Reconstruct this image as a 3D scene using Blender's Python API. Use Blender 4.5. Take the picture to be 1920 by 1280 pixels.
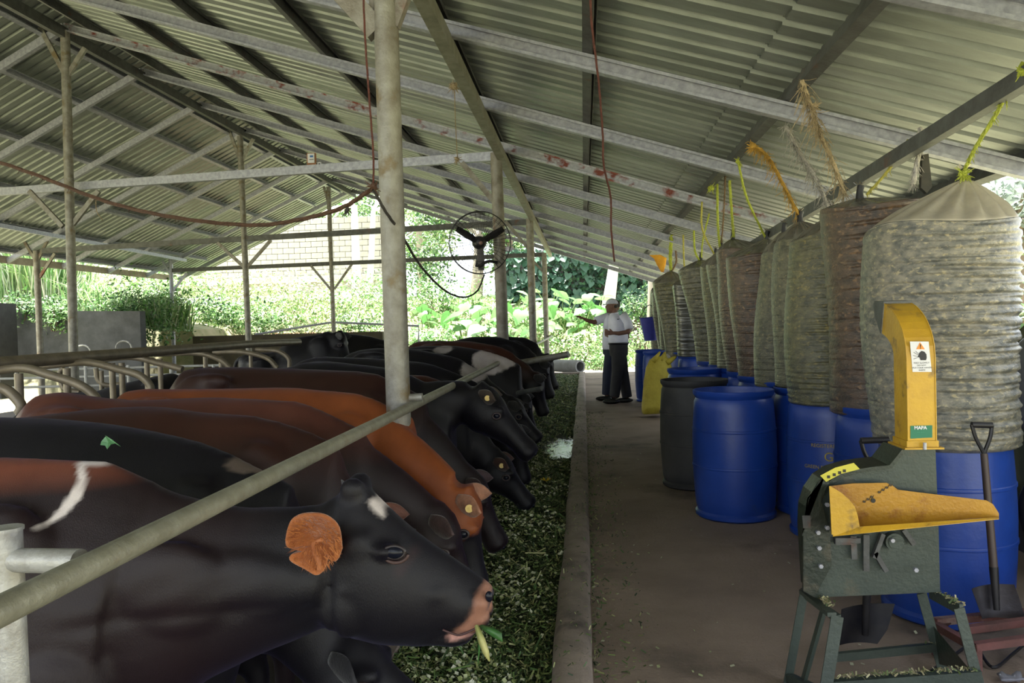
import bpy, bmesh, math, random
import numpy as np
from mathutils import Vector, Matrix
random.seed(7); RNG = np.random.default_rng(7)
for _o in list(bpy.data.objects): bpy.data.objects.remove(_o)
COL = bpy.context.scene.collection
SC = bpy.context.scene

# ------------------------------------------------------------------ camera
FOC = 1470.0; EYE = 1.37; ZF = -.16
VU, VV, ROLL = 1094.5, 605.0, 0.027
def _basis():
    d = np.array([VU-960, 640-VV, -FOC]); d /= np.linalg.norm(d)
    up = np.array([-ROLL, 1, (-ROLL*d[0]+d[1])/-d[2]]); up /= np.linalg.norm(up)
    return np.array([np.cross(d, up), d, up]).T
BAS = _basis()
camd = bpy.data.cameras.new('camera'); cam = bpy.data.objects.new('camera', camd); COL.objects.link(cam)
camd.sensor_width = 36; camd.lens = FOC/1920*36; camd.clip_start = .05; camd.clip_end = 500
_m = Matrix([[BAS[j][i] for j in range(3)] for i in range(3)]).to_4x4(); _m.translation = Vector((0, 0, EYE))
cam.matrix_world = _m
SC.camera = cam

# ------------------------------------------------------------------ light
w = bpy.data.worlds.new('sky'); SC.world = w; w.use_nodes = True
bg = w.node_tree.nodes['Background']; bg.inputs[0].default_value = (.86, .93, 1, 1); bg.inputs[1].default_value = 1.7
sd = bpy.data.lights.new('sun', 'SUN'); sd.energy = 22; sd.angle = math.radians(3); sd.color = (1, .98, .94)
sun = bpy.data.objects.new('sun', sd); COL.objects.link(sun)
sun.rotation_euler = Vector((.10, -.12, -1)).to_track_quat('-Z', 'Y').to_euler(); sun.location = (0, 0, 20)
SC.view_settings.view_transform = 'Standard'; SC.view_settings.look = 'None'
SC.view_settings.gamma = 1; SC.view_settings.exposure = 0.9; SC.view_settings.use_curve_mapping = False

# ------------------------------------------------------------------ measuring helpers: world points on the planes things stand in
def ray(u, v): return np.array([(u-960)/FOC, -(v-640)/FOC, -1]) @ BAS
CAM = np.array([0, 0, EYE])
def P(u, v, Y): d = ray(u, v); return CAM+d*(Y/d[1])
def PX(u, v, X): d = ray(u, v); return CAM+d*(X/d[0])
def PZ(u, v, Z): d = ray(u, v); return CAM+d*((Z-EYE)/d[2])
S = 1.35   # spacing of the frames: 4 m x S
XP, ZP, XR, ZR, XL = -.655*S, EYE+1.43*S, -4.9*S, EYE+2.90*S, -8.5*S
K, Y1 = .136, 2.61*S
SR = (ZR-ZP)/(XP-XR); SL = (ZR-ZP)/(XR-XL)
def zroof(x): return ZR-SR*(x-XR) if x > XR else ZR-SL*(XR-x)
def PR(u, v, off=0):
    d = ray(u, v); a = np.array([SR, 0, 1]); c = ZR+SR*XR+off
    return CAM+d*((c-a@CAM)/(a@d))
def FY(n, x): return Y1+4*S*n-K*(x-XP)

# ------------------------------------------------------------------ materials
MATS = {}
def mat(name, c1, c2=None, scale=6, rough=.6, metal=0, bump=0, bscale=40, c3=None, s3=2, t3=.55, coat=0, spec=.5, attr=None, stretch=(1, 1, 1), detail=5, emis=None, trans=0, coatr=.1, sheen=0, sht=(1, 1, 1, 1)):
    if name in MATS: return MATS[name]
    m = bpy.data.materials.new(name); m.use_nodes = True; MATS[name] = m
    nt = m.node_tree; N = nt.nodes; L = nt.links; b = N['Principled BSDF']
    b.inputs['Roughness'].default_value = rough; b.inputs['Metallic'].default_value = metal
    b.inputs['Specular IOR Level'].default_value = spec
    b.inputs['Coat Weight'].default_value = coat; b.inputs['Coat Roughness'].default_value = coatr
    if sheen: b.inputs['Sheen Weight'].default_value = sheen; b.inputs['Sheen Tint'].default_value = sht; b.inputs['Sheen Roughness'].default_value = .4
    tc = N.new('ShaderNodeTexCoord'); mp = N.new('ShaderNodeMapping'); mp.inputs['Scale'].default_value = stretch
    L.new(tc.outputs['Object'], mp.inputs[0])
    def noise(s, d=detail):
        n = N.new('ShaderNodeTexNoise'); n.inputs['Scale'].default_value = s; n.inputs['Detail'].default_value = d
        n.inputs['Roughness'].default_value = .6; L.new(mp.outputs[0], n.inputs['Vector']); return n
    def mix(f, a, bb, blend='MIX'):
        x = N.new('ShaderNodeMix'); x.data_type = 'RGBA'; x.blend_type = blend
        for i, q in ((6, a), (7, bb)):
            if isinstance(q, tuple): x.inputs[i].default_value = (*q, 1)
            else: L.new(q, x.inputs[i])
        if isinstance(f, float): x.inputs[0].default_value = f
        else: L.new(f, x.inputs[0])
        return x.outputs[2]
    def ramp(src, a, bb):
        r = N.new('ShaderNodeMapRange'); r.inputs[1].default_value = a; r.inputs[2].default_value = bb
        L.new(src, r.inputs[0]); return r.outputs[0]
    col = None
    if attr:
        at = N.new('ShaderNodeAttribute'); at.attribute_name = attr; col = at.outputs['Color']
        if c2: col = mix(ramp(noise(scale).outputs[0], .35, .7), col, mix(1.0, col, c2, 'MULTIPLY'))
    elif c2: col = mix(ramp(noise(scale).outputs[0], .35, .65), c1, c2)
    if c3: col = mix(ramp(noise(s3, 8).outputs[0], t3, t3+.12), col if col is not None else c1, c3)
    if col is None: b.inputs['Base Color'].default_value = (*c1, 1)
    else: L.new(col, b.inputs['Base Color'])
    if bump:
        bn = N.new('ShaderNodeBump'); bn.inputs['Strength'].default_value = bump; bn.inputs['Distance'].default_value = .01
        L.new(noise(bscale).outputs[0], bn.inputs['Height']); L.new(bn.outputs[0], b.inputs['Normal'])
        if coat: L.new(bn.outputs[0], b.inputs['Coat Normal'])
    if trans:
        t = N.new('ShaderNodeBsdfTranslucent'); ms = N.new('ShaderNodeMixShader'); ms.inputs[0].default_value = trans
        if col is None: t.inputs[0].default_value = (*c1, 1)
        else: L.new(col, t.inputs[0])
        L.new(b.outputs[0], ms.inputs[1]); L.new(t.outputs[0], ms.inputs[2])
        L.new(ms.outputs[0], N['Material Output'].inputs[0])
    return m
galv = mat('galvanised', (.40, .41, .47), (.27, .28, .33), 25, .45, .4, .15, 60)
galv_rust = mat('galvanised_rust', (.42, .43, .48), (.30, .31, .34), 25, .45, .4, .2, 60, c3=(.18, .045, .03), s3=6, t3=.52)
dark_steel = mat('dark_steel', (.10, .105, .105), (.06, .06, .06), 12, .55, .3, .2, 50, c3=(.12, .05, .03), s3=5, t3=.62)
post_steel = mat('post_steel', (.27, .265, .235), (.17, .155, .13), 14, .5, .35, .3, 90, c3=(.17, .13, .07), s3=7, t3=.56)
post_rust = mat('post_rust', (.24, .23, .20), (.14, .12, .095), 10, .5, .35, .3, 80, c3=(.16, .06, .03), s3=3, t3=.57)
rail_steel = mat('rail_steel', (.30, .29, .23), (.21, .20, .15), 18, .42, .25, .25, 80, c3=(.20, .16, .11), s3=5, t3=.58)
divider_steel = mat('divider_steel', (.25, .21, .15), (.17, .14, .10), 12, .45, .3, .2, 60)
sheet_m = mat('roof_sheet', (.27, .295, .275), (.20, .22, .205), 3, .42, .4, .1, 60, stretch=(1, 4, 1))
concrete = mat('concrete', (.33, .25, .20), (.22, .165, .13), 1.4, .8, 0, .5, 60, c3=(.13, .10, .08), s3=.9, t3=.54, detail=9)
kerb_m = mat('kerb_concrete', (.33, .265, .22), (.20, .165, .14), 5, .8, 0, .5, 70, c3=(.10, .08, .07), s3=3, t3=.58)
trough_m = mat('trough_concrete', (.07, .065, .055), (.04, .04, .035), 4, .35, 0, .4, 40)
mud_m = mat('mud', (.05, .035, .025), (.03, .022, .016), 4, .7, 0, .5, 20)

# ------------------------------------------------------------------ mesh helpers
ORG = {}
def empty(name, loc, parent=None):
    o = bpy.data.objects.new(name, None); COL.objects.link(o); o.empty_display_size = .1
    o.location = Vector(loc); ORG[o.name] = Vector(loc)
    if parent: o.parent = parent; o.location = Vector(loc)-ORG[parent.name]
    return o
def tag(o, label=None, cat=None, group=None, kind=None):
    if label: o['label'] = label
    if cat: o['category'] = cat
    if group: o['group'] = group
    if kind: o['kind'] = kind
    return o
def fr(d):
    d = Vector(d).normalized(); a = Vector((0, 0, 1)) if abs(d.z) < .95 else Vector((0, 1, 0))
    s = d.cross(a).normalized(); return d, s, s.cross(d)
class MB:
    def __init__(s): s.v = []; s.f = []; s.m = []; s.cm = 0
    def add(s, vs, fs):
        n = len(s.v); s.v += [tuple(map(float, x)) for x in vs]; s.f += [tuple(i+n for i in f) for f in fs]; s.m += [s.cm]*len(fs); return s
    def hexa(s, c):  # 8 corners: bottom 4, top 4
        return s.add(c, [(3, 2, 1, 0), (4, 5, 6, 7), (0, 1, 5, 4), (1, 2, 6, 5), (2, 3, 7, 6), (3, 0, 4, 7)])
    def box(s, lo, hi):
        x0, y0, z0 = lo; x1, y1, z1 = hi
        return s.hexa([(x0, y0, z0), (x1, y0, z0), (x1, y1, z0), (x0, y1, z0), (x0, y0, z1), (x1, y0, z1), (x1, y1, z1), (x0, y1, z1)])
    def beam(s, p, q, wd, h, up=None):
        p = Vector(p); q = Vector(q); d = (q-p).normalized()
        up = Vector(up) if up is not None else Vector((0, 0, 1))
        if abs(d.dot(up)) > .97: up = Vector((0, 1, 0))
        sd_ = d.cross(up).normalized(); u = sd_.cross(d).normalized(); a = sd_*wd/2; b = u*h/2
        return s.hexa([p-a-b, p+a-b, q+a-b, q-a-b, p-a+b, p+a+b, q+a+b, q-a+b])
    def channel(s, p, q, wd, h, t=.004, up=(0, 0, 1)):  # C section
        p = Vector(p); q = Vector(q); d = (q-p).normalized(); up = Vector(up)
        sd_ = d.cross(up).normalized(); u = sd_.cross(d).normalized()
        s.beam(p-sd_*wd/2, q-sd_*wd/2, t, h, up)
        for k in (-1, 1):
            s.beam(p+u*k*(h/2-t/2), q+u*k*(h/2-t/2), wd, t, up)
            s.beam(p+sd_*(wd/2)+u*k*(h/2-.01), q+sd_*(wd/2)+u*k*(h/2-.01), t, .02, up)
        return s
    def tube(s, pts, r, n=10, cap=True):
        pts = [Vector(p) for p in pts]; rs = r if isinstance(r, (list, tuple)) else [r]*len(pts)
        vs = []; fs = []; pu = None
        for i, p in enumerate(pts):
            d = (pts[min(i+1, len(pts)-1)]-pts[max(i-1, 0)])
            if d.length < 1e-9: d = Vector((0, 0, 1))
            d.normalize()
            if pu is None: _, sx, up = fr(d)
            else:
                up = (pu-d*pu.dot(d)).normalized(); sx = d.cross(up)
            pu = up
            for k in range(n):
                a = 2*math.pi*k/n; vs.append(p+(sx*math.cos(a)+up*math.sin(a))*rs[i])
        for i in range(len(pts)-1):
            for k in range(n):
                fs.append((i*n+k, i*n+(k+1) % n, (i+1)*n+(k+1) % n, (i+1)*n+k))
        if cap: fs.append(tuple(range(n))[::-1]); fs.append(tuple((len(pts)-1)*n+k for k in range(n)))
        return s.add(vs, fs)
    def lathe(s, c, prof, n=32, cap=True):
        vs = []; fs = []
        for r, z in prof:
            for k in range(n):
                a = 2*math.pi*k/n; vs.append((c[0]+r*math.cos(a), c[1]+r*math.sin(a), c[2]+z))
        for i in range(len(prof)-1):
            for k in range(n): fs.append((i*n+k, i*n+(k+1) % n, (i+1)*n+(k+1) % n, (i+1)*n+k))
        if cap: fs.append(tuple(range(n))[::-1]); fs.append(tuple((len(prof)-1)*n+k for k in range(n)))
        return s.add(vs, fs)
    def prism(s, poly, off):  # polygon (3-D) extruded by vector
        n = len(poly); a = [Vector(p) for p in poly]; b = [p+Vector(off) for p in a]
        return s.add(a+b, [tuple(range(n)), tuple(range(2*n-1, n-1, -1))]+[(i, i+n, (i+1) % n+n, (i+1) % n) for i in range(n)])
    def loft(s, rings, cap=True):
        n = len(rings[0]); vs = [p for r in rings for p in r]; fs = []
        for i in range(len(rings)-1):
            for k in range(n): fs.append((i*n+k, i*n+(k+1) % n, (i+1)*n+(k+1) % n, (i+1)*n+k))
        if cap: fs.append(tuple(range(n))[::-1]); fs.append(tuple((len(rings)-1)*n+k for k in range(n)))
        return s.add(vs, fs)
    def ball(s, c, r, n=10, rot=None):
        r = (r, r, r) if isinstance(r, (int, float)) else r
        rings = []
        for i in range(n+1):
            t = math.pi*(i+.02)/(n+.04); ring = []
            for k in range(2*n):
                a = math.pi*k/n; p = Vector((r[0]*math.sin(t)*math.cos(a), r[1]*math.sin(t)*math.sin(a), -r[2]*math.cos(t)))
                if rot: p = rot @ p
                ring.append(Vector(c)+p)
            rings.append(ring)
        return s.loft(rings)
    def build(s, name, mats, parent=None, smooth=False, label=None, bevel=0):
        org = ORG[parent.name] if parent else Vector((0, 0, 0))
        me = bpy.data.meshes.new(name); me.from_pydata([(x-org.x, y-org.y, z-org.z) for x, y, z in s.v], [], s.f)
        if bevel:
            bm = bmesh.new(); bm.from_mesh(me); bmesh.ops.recalc_face_normals(bm, faces=bm.faces)
            bmesh.ops.bevel(bm, geom=list(bm.edges), offset=bevel, segments=2, affect='EDGES'); bm.to_mesh(me); bm.free()
        else:
            bm = bmesh.new(); bm.from_mesh(me); bmesh.ops.recalc_face_normals(bm, faces=bm.faces); bm.to_mesh(me); bm.free()
        mats = mats if isinstance(mats, list) else [mats]
        for m_ in mats: me.materials.append(m_)
        if len(mats) > 1 and len(me.polygons) == len(s.m): me.polygons.foreach_set('material_index', s.m)
        if smooth:
            me.polygons.foreach_set('use_smooth', [True]*len(me.polygons))
            if smooth != 'all': me.set_sharp_from_angle(angle=math.radians(40))
        o = bpy.data.objects.new(name, me); COL.objects.link(o)
        if parent: o.parent = parent
        ORG[o.name] = org.copy()
        if label: o['label'] = label
        return o
def struct(o): o['kind'] = 'structure'; return o
def crv(pts, n=8):  # catmull-rom through points
    pts = [Vector(p) for p in pts]; out = []
    q = [pts[0]*2-pts[1]]+pts+[pts[-1]*2-pts[-2]]
    for i in range(1, len(q)-2):
        for k in range(n):
            t = k/n; a, b, c, d = q[i-1:i+3]
            out.append(.5*((2*b)+(c-a)*t+(2*a-5*b+4*c-d)*t*t+(3*b-a-3*c+d)*t**3))
    out.append(pts[-1]); return out
def scatter(name, pts, nrm, size, cols, mat_, parent=None, asp=.5, fold=.15, kind='stuff', shape='leaf'):
    """many small blades as one mesh; pts Nx3, nrm Nx3, size N, cols Nx3"""
    n = len(pts); nrm = nrm/np.linalg.norm(nrm, axis=1, keepdims=True)
    t = RNG.normal(size=(n, 3)); t -= (t*nrm).sum(1, keepdims=True)*nrm; t /= np.linalg.norm(t, axis=1, keepdims=True)
    b = np.cross(nrm, t); s = np.asarray(size).reshape(-1, 1)
    if parent is not None: pts = pts-np.array(ORG[parent.name])
    if shape == 'leaf':
        V = np.stack([pts-t*s*.5, pts+b*s*asp*.5-nrm*s*fold*.5, pts+t*s*.5-nrm*s*fold, pts-b*s*asp*.5-nrm*s*fold*.5], 1).reshape(-1, 3)
    else:
        V = np.stack([pts-t*s*.5-b*s*asp*.5, pts-t*s*.5+b*s*asp*.5, pts+t*s*.5+b*s*asp*.5, pts+t*s*.5-b*s*asp*.5], 1).reshape(-1, 3)
    me = bpy.data.meshes.new(name)
    me.vertices.add(4*n); me.vertices.foreach_set('co', V.ravel())
    me.loops.add(4*n); me.loops.foreach_set('vertex_index', np.arange(4*n, dtype=np.int32))
    me.polygons.add(n); me.polygons.foreach_set('loop_start', np.arange(0, 4*n, 4, dtype=np.int32))
    me.update(calc_edges=True)
    ca = me.color_attributes.new('tint', 'FLOAT_COLOR', 'POINT')
    c4 = np.ones((4*n, 4)); c4[:, :3] = np.repeat(cols, 4, axis=0); ca.data.foreach_set('color', c4.ravel())
    me.materials.append(mat_)
    o = bpy.data.objects.new(name, me); COL.objects.link(o)
    if parent is not None: o.parent = parent
    ORG[o.name] = Vector(ORG[parent.name]) if parent is not None else Vector((0, 0, 0))
    if kind: o['kind'] = kind
    return o
leaf_m = mat('leaf', (.1, .2, .05), attr='tint', rough=.5, trans=.35)
bits_m = mat('fodder_bits', (.1, .2, .05), attr='tint', rough=.55)
# ================================================================== ROOF (ceiling) and steel
ceil_ = struct(empty('ceiling', (XR, 7, 2.8)))
RIB = .196; YA, YB = -3.4, 16.35*S
def sheet(xa, xb, ya, yb, lift):
    """box-profile sheet running down the slope between xa and xb"""
    mb = MB(); prof = []; y = ya
    while y < yb+.01:
        prof += [(y, 0), (y+RIB*.62, 0), (y+RIB*.70, .034), (y+RIB*.92, .034)]; y += RIB
    prof.append((y, 0))
    xs = [xa, xb]; vs = []; t = .0015
    for h in (0, t):
        for x in xs:
            for (yy, z) in prof: vs.append((x, yy-K*(x-XP), zroof(x if abs(x-XR) > .01 else x+(.001 if xb > XR+.1 or xa > XR+.1 else -.001))+lift+z+h))
    n = len(prof); fs = []
    for k in range(n-1): fs += [(k, k+1, n+k+1, n+k), (2*n+k, 3*n+k, 3*n+k+1, 2*n+k+1)]
    return mb.add(vs, fs)
XE_R, XE_L = 2.06*S, -9.15*S
SPAN = RIB*6
y = YA; k = 0
while y < YB-.1:
    for (xa, xb, l) in ((XR, .90*S, .26), (.78*S, XE_R, .243), (XE_L, XR, .26)):
        sheet(xa, xb, y, y+SPAN-.001, l+.002*(k % 2)).build('roofing_sheet', sheet_m, ceil_)
    y += SPAN; k += 1
# purlins run along the building under the sheets
for x in (q*S for q in (-4.62, -3.68, -2.75, -1.76, -.70, .06, .97, 1.97, -5.15, -5.75, -6.6, -7.5, -8.35, -9.0)):
    z = zroof(x)+.205
    up = (SR, 0, 1) if x > XR else (-SL, 0, 1)
    MB().channel((x, YA, z), (x, YB+.05-K*(x-XP)*.5, z), .06, .10, .005, up).build('purlin', dark_steel if x > XR else galv, ceil_)
# rafters cross them below
j = -1
while True:
    Y0 = Y1+4/3*S*j
    if Y0 > 16.3*S: break
    rm = galv_rust if j == 3 else galv
    a = (XR, FY(0, XR)-Y1+Y0, ZR+.10); b = (XE_R-.02, FY(0, XE_R)-Y1+Y0, zroof(XE_R)+.10)
    MB().channel(a, b, .06, .10, .005, (SR, 0, 1)).build('rafter', rm, ceil_)
    c = (XE_L+.02, FY(0, XE_L)-Y1+Y0, zroof(XE_L)+.10)
    MB().channel(a, c, .06, .10, .005, (-SL, 0, 1)).build('rafter', galv, ceil_)
    j += 1
# ridge beam and long hanging beam
MB().beam((XR, YA, ZR+.02), (XR, YB+.6, ZR+.02), .07, .14).build('ridge_beam', dark_steel, ceil_)
hb = MB()
pa = PX(1920, 148, 1.72); pb = PX(1425, 452, 1.62)
hb.channel(pa+(pa-pb)*.2, pb+(pb-pa)*.3, .05, .075, .004)
tag(hb.build('hanging_beam', dark_steel), 'dark rusty steel beam under the right roof slope, silage bags tied to it', 'beam')
MB().beam((XP, YA, ZP-.012), (XP, YB, ZP-.012), .085, .10).build('wall_plate', mat('olive_steel', (.24, .235, .19), (.15, .145, .11), 10, .55, .2, .2, 60, c3=(.16, .07, .04), s3=6, t3=.6), ceil_)
# fascia at left eave
MB().beam((XE_L, 9.8, zroof(XE_L)+.12), (XE_L, YB+.6, zroof(XE_L)+.12), .02, .16).build('fascia', mat('fascia', (.45, .40, .33), (.3, .26, .2), 5, .7), ceil_)

def post(label, bot, top, r, m, braces=(), group='steel support posts', plate=True):
    o = empty('support_post', bot); tag(o, label, 'post', group)
    MB().tube([bot, top], r, 16).build('pole', m, o, True)
    for b in braces: MB().beam(b[0], b[1], .06, .04, (0, 1, 0)).build('brace', m, o)
    return o
def vpost(label, n, x_px, top_px, xt_px, Ynom, r, m, br=(), **k):
    t = P(xt_px, top_px, Ynom); b = Vector((P(x_px, 640, Ynom)[0]*1.0, Ynom, ZF))
    return post(label, b, Vector(t), r, m, [(P(*a, Ynom), P(*c, Ynom)) for a, c in br], **k)
# feed-line posts
pt = Vector((P(728, 50, Y1)[0]-.01, Y1, ZP+.03)); pbm = Vector((P(749, 800, Y1)[0], Y1, ZF))
o = post('thick pale galvanised post in the middle, nearest of the feed line, welded bracket on top', pbm, pt, .056, post_steel)
MB().beam(P(708, 60, Y1), P(610, -50, Y1), .10, .06, (0, 1, 0)).beam(P(738, 50, Y1), P(775, -50, Y1), .05, .05, (0, 1, 0)).beam(P(705, 30, Y1), P(705, -40, Y1), .06, .02).build('bracket', post_rust, o)
vpost('rust-streaked post behind the round fan, second of the feed line', 1, 945, 287, 930, FY(1, XP), 0.068, post_rust, [((866, 305), (932, 385))])
vpost('slim grey post right of the rusty fan post, third of the feed line', 2, 1000, 410, 993, FY(2, XP), 0.068, post_steel, [((948, 415), (994, 470))])
vpost('slim post at the far end of the feed line', 3, 1025, 474, 1020, FY(3, XP), 0.065, post_steel, [((990, 478), (1019, 510))])
# ridge posts
YRP = [FY(n, XR) for n in (1, 2, 3)]
vpost('tall ridge post at far left with braces at roof and tie beam', 1, 135, 58, 122, YRP[0], 0.058, post_steel,
      [((72, 45), (120, 135)), ((160, 90), (128, 140)), ((55, 358), (118, 425)), ((185, 358), (133, 425))])
vpost('middle ridge post left of the thick post, braced twice', 2, 467, 256, 450, YRP[1], 0.058, post_steel,
      [((430, 245), (450, 300)), ((475, 260), (455, 300)), ((408, 455), (457, 500)), ((508, 450), (462, 502))])
vpost('farthest ridge post under the gable peak against the bright trees', 3, 627, 350, 616, YRP[2], 0.058, post_steel,
      [((607, 350), (618, 388)), ((583, 498), (620, 542)), ((662, 492), (627, 542))])
YLP = [FY(n, XL) for n in (2, 3)]
vpost('left eave post before the grey retaining wall, fork braces on top', 2, 75, 470, 68, YLP[0], 0.065, post_rust,
      [((38, 440), (68, 490)), ((90, 448), (70, 490)), ((103, 475), (74, 520))])
vpost('left eave post at the corner beside the red soil bank', 3, 325, 486, 320, YLP[1], 0.058, galv,
      [((303, 486), (318, 512)), ((350, 512), (324, 545))])
# tie beams
def bar(name, label, cat, a, b, wd, h, m, group=None):
    return tag(MB().beam(a, b, wd, h).build(name, m), label, cat, group)
bar('tie_beam', 'near galvanised tie beam crossing the shed at the rusty fan post', 'beam', P(-60, 364, FY(1, XR)+.5), P(926, 293, FY(1, XP)), .065, .10, galv)
bar('tie_beam', 'second tie beam, crossing in front of the white gable opening', 'beam', P(80, 470, FY(2, XL)), P(992, 416, FY(2, XP)), .065, .105, dark_steel)
bar('tie_beam', 'farthest tie beam at the open gable end', 'beam', P(320, 507, FY(3, XL)), P(1018, 477, FY(3, XP)), .065, .105, dark_steel)
bar('eave_beam', 'long galvanised beam along the tops of the left eave posts', 'beam', P(-40, 415, 9.9*S), P(348, 488, FY(3, XL)+.15), .065, .08, galv)
# feed rail and its pipes
def pipe(name, label, cat, pts, r, m, group=None, n=12):
    return tag(MB().tube(pts, r, n).build(name, m, None, True), label, cat, group)
XRL = -.595*S
r0, r1 = PX(-60, 1175, XRL), PX(1036, 630, XRL)
fr_ = empty('feed_rail', r0); tag(fr_, 'long pale neck rail pipe running over the row of cows', 'rail')
MB().tube([r0, r1], .0225, 14).build('pipe', rail_steel, fr_, True)
for (u, v) in ((786, 751), (972, 660)):
    c = Vector(PX(u, v, XRL)); d = (Vector(r1)-Vector(r0)).normalized()
    MB().tube([c-d*.006, c+d*.006], .025, 14).build('weld_joint', post_rust, fr_, True)
MB().tube([P(757, 746, Y1), P(792, 744, Y1)], .018).build('bracket', post_steel, fr_, True)
np_ = empty('rail_post', P(12, 1290, 1.28)*np.array([1, 1, 0])+np.array([0, 0, ZF])); tag(np_, 'short pale pipe post at the near left corner holding the rail', 'post')
tp = P(12, 990, 1.28); MB().tube([Vector((tp[0]+.006, 1.28, ZF)), tp], .025, 16).tube([Vector(tp)+Vector((0, 0, -.004)), Vector(tp)+Vector((0, 0, .002))], .0275, 16).build('pole', mat('pale_pipe', (.45, .45, .44), (.30, .29, .27), 20, .45, .3, .3, 60, c3=(.25, .17, .12), s3=12, t3=.6), np_, True)
MB().tube([P(22, 1050, 1.28), P(150, 1052, 1.25)], .021, 14).build('bracket', MATS['pale_pipe'], np_, True)
pipe('short_pipe', 'grey pipe stub sticking out right of the cows near the far end of the rail', 'pipe', [P(965, 682, 8.6), P(1066, 664, 8.4)], .035, post_steel)
pipe('short_pipe', 'small dark pipe stub between the cow heads below the far rail', 'pipe', [P(970, 737, 6.6), P(1016, 728, 6.4)], .02, dark_steel)
# cubicle rail and looped dividers
XC = -3.1
pipe('cubicle_rail', 'thick brownish pipe rail behind the cows, crossing from the left edge', 'rail', [PX(-120, 690, XC), PX(480, 644, XC), PX(560, 641, XC)], .036, divider_steel)
def divider(label, pts, Y, legs):
    o = empty('stall_divider', P(pts[0][0], pts[0][1], Y)*np.array([1, 1, 0])+np.array([0, 0, ZF])); tag(o, label, 'stall divider', 'looped pipe stall dividers')
    MB().tube(crv([P(u, v, Y) for u, v in pts], 6), .023, 10).build('loop', divider_steel, o, True)
    for u, v in legs:
        a = P(u, v, Y); MB().tube([a, (a[0], a[1], ZF)], .021, 10).build('leg', divider_steel, o, True)
divider('curved pipe stall divider cut by the left edge, lowest of the loops', [(-60, 722), (0, 727), (22, 738), (40, 760), (36, 775)], 3.2, [(-30, 724)])
divider('curved pipe stall divider nearest the camera after the edge one, arching right', [(-40, 700), (40, 690), (90, 702), (150, 722), (180, 745), (182, 760)], 3.8, [(35, 700)])
divider('stall divider loop bending down in front of the orange cow rump', [(70, 687), (160, 679), (225, 693), (262, 704), (281, 722), (283, 735)], 4.5, [(125, 690)])
divider('stall divider loop above the light orange cow, third from the left edge', [(170, 676), (245, 669), (300, 681), (342, 692)], 5.3, [(210, 680), (228, 680)])
divider('stall divider loop over the brown cow rump', [(290, 664), (370, 662), (412, 674), (432, 690)], 6.2, [(275, 670), (300, 672)])
divider('stall divider loop farther right of the brown cow rump', [(400, 660), (455, 660), (500, 671), (520, 690)], 7.2, [(385, 668), (414, 668)])
divider('farthest stall divider loop beside the black cow head', [(480, 655), (520, 658), (541, 672), (543, 690)], 8.3, [(470, 660)])
divider('far stall divider with a steep rounded end behind the dividers', [(120, 690), (112, 700), (120, 728), (150, 735)], 6.8, [(126, 690)])
divider('second far rounded stall divider left of the black resting cow', [(180, 690), (184, 712), (200, 722), (225, 720)], 7.1, [(190, 695)])
# pale railing behind cubicles
o = empty('pale_railing', P(60, 740, 11)*np.array([1, 1, 0])+np.array([0, 0, ZF])); tag(o, 'white pipe railing low in front of the grey retaining wall', 'railing')
pm = mat('white_pipe', (.6, .6, .58), (.45, .45, .43), 10, .5)
for i, v in enumerate((690, 705, 722)): MB().tube([P(-40, v+6, 11.0), P(430, v-6, 11.6)], .018, 8).build('rail', pm, o, True)
for u in (30, 160, 240, 320, 400): a = P(u, 684, 11.2); MB().tube([a, (a[0], a[1], ZF)], .022, 8).build('upright', pm, o, True)

# ================================================================== GROUND / SETTING
YE = 21.6
def slab(name, lo, hi, m): return struct(MB().box(lo, hi).build(name, m))
slab('floor', (0.0, -3, -.35), (3.0, YE, 0), concrete)
slab('floor_trough', (-.80, -3, -.38), (-.12, YE-1.6, -.02), trough_m)
slab('floor_stalls', (-12, -4, -.5), (-.80, YE-.6, ZF), mud_m)
slab('trim_1', (-.84, -3, -.36), (-.76, YE-1.6, .12), kerb_m)
# kerb: rounded bar with worn top, slightly uneven
nk = 190; rings = []
for i in range(nk+1):
    yy = -2+i*(YE-1.6+2)/nk; wob = .006*math.sin(yy*3.1)+.004*math.sin(yy*7.7); h = .115+.005*math.sin(yy*2.3)
    a = -.15+wob*.6; b = 0+wob*.4
    rings.append([(a, yy, -.1), (a, yy, h-.03), (a+.018, yy, h-.008), (a+.045, yy, h), (b-.045, yy, h), (b-.015, yy, h-.012), (b, yy, h-.035), (b+.004, yy, -.1)])
struct(MB().loft(rings).build('trim_2', kerb_m, None, True))
MB_ = MB().box((-.84, YE-1.65, -.3), (0, YE-1.5, .12)); struct(MB_.build('trim_3', kerb_m))
grass_m = mat('grass_ground', (.26, .26, .13), (.36, .32, .20), 3, .9, 0, .8, 30, c3=(.12, .17, .05), s3=1.2, t3=.58)
soil_m = mat('red_soil', (.22, .075, .03), (.13, .05, .02), 4, .9, 0, 1, 14, c3=(.10, .10, .03), s3=2.5, t3=.58)
wallg = mat('grey_render', (.085, .088, .095), (.05, .052, .056), 3, .85, 0, .4, 30, c3=(.25, .26, .27), s3=1.8, t3=.66)
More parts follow.
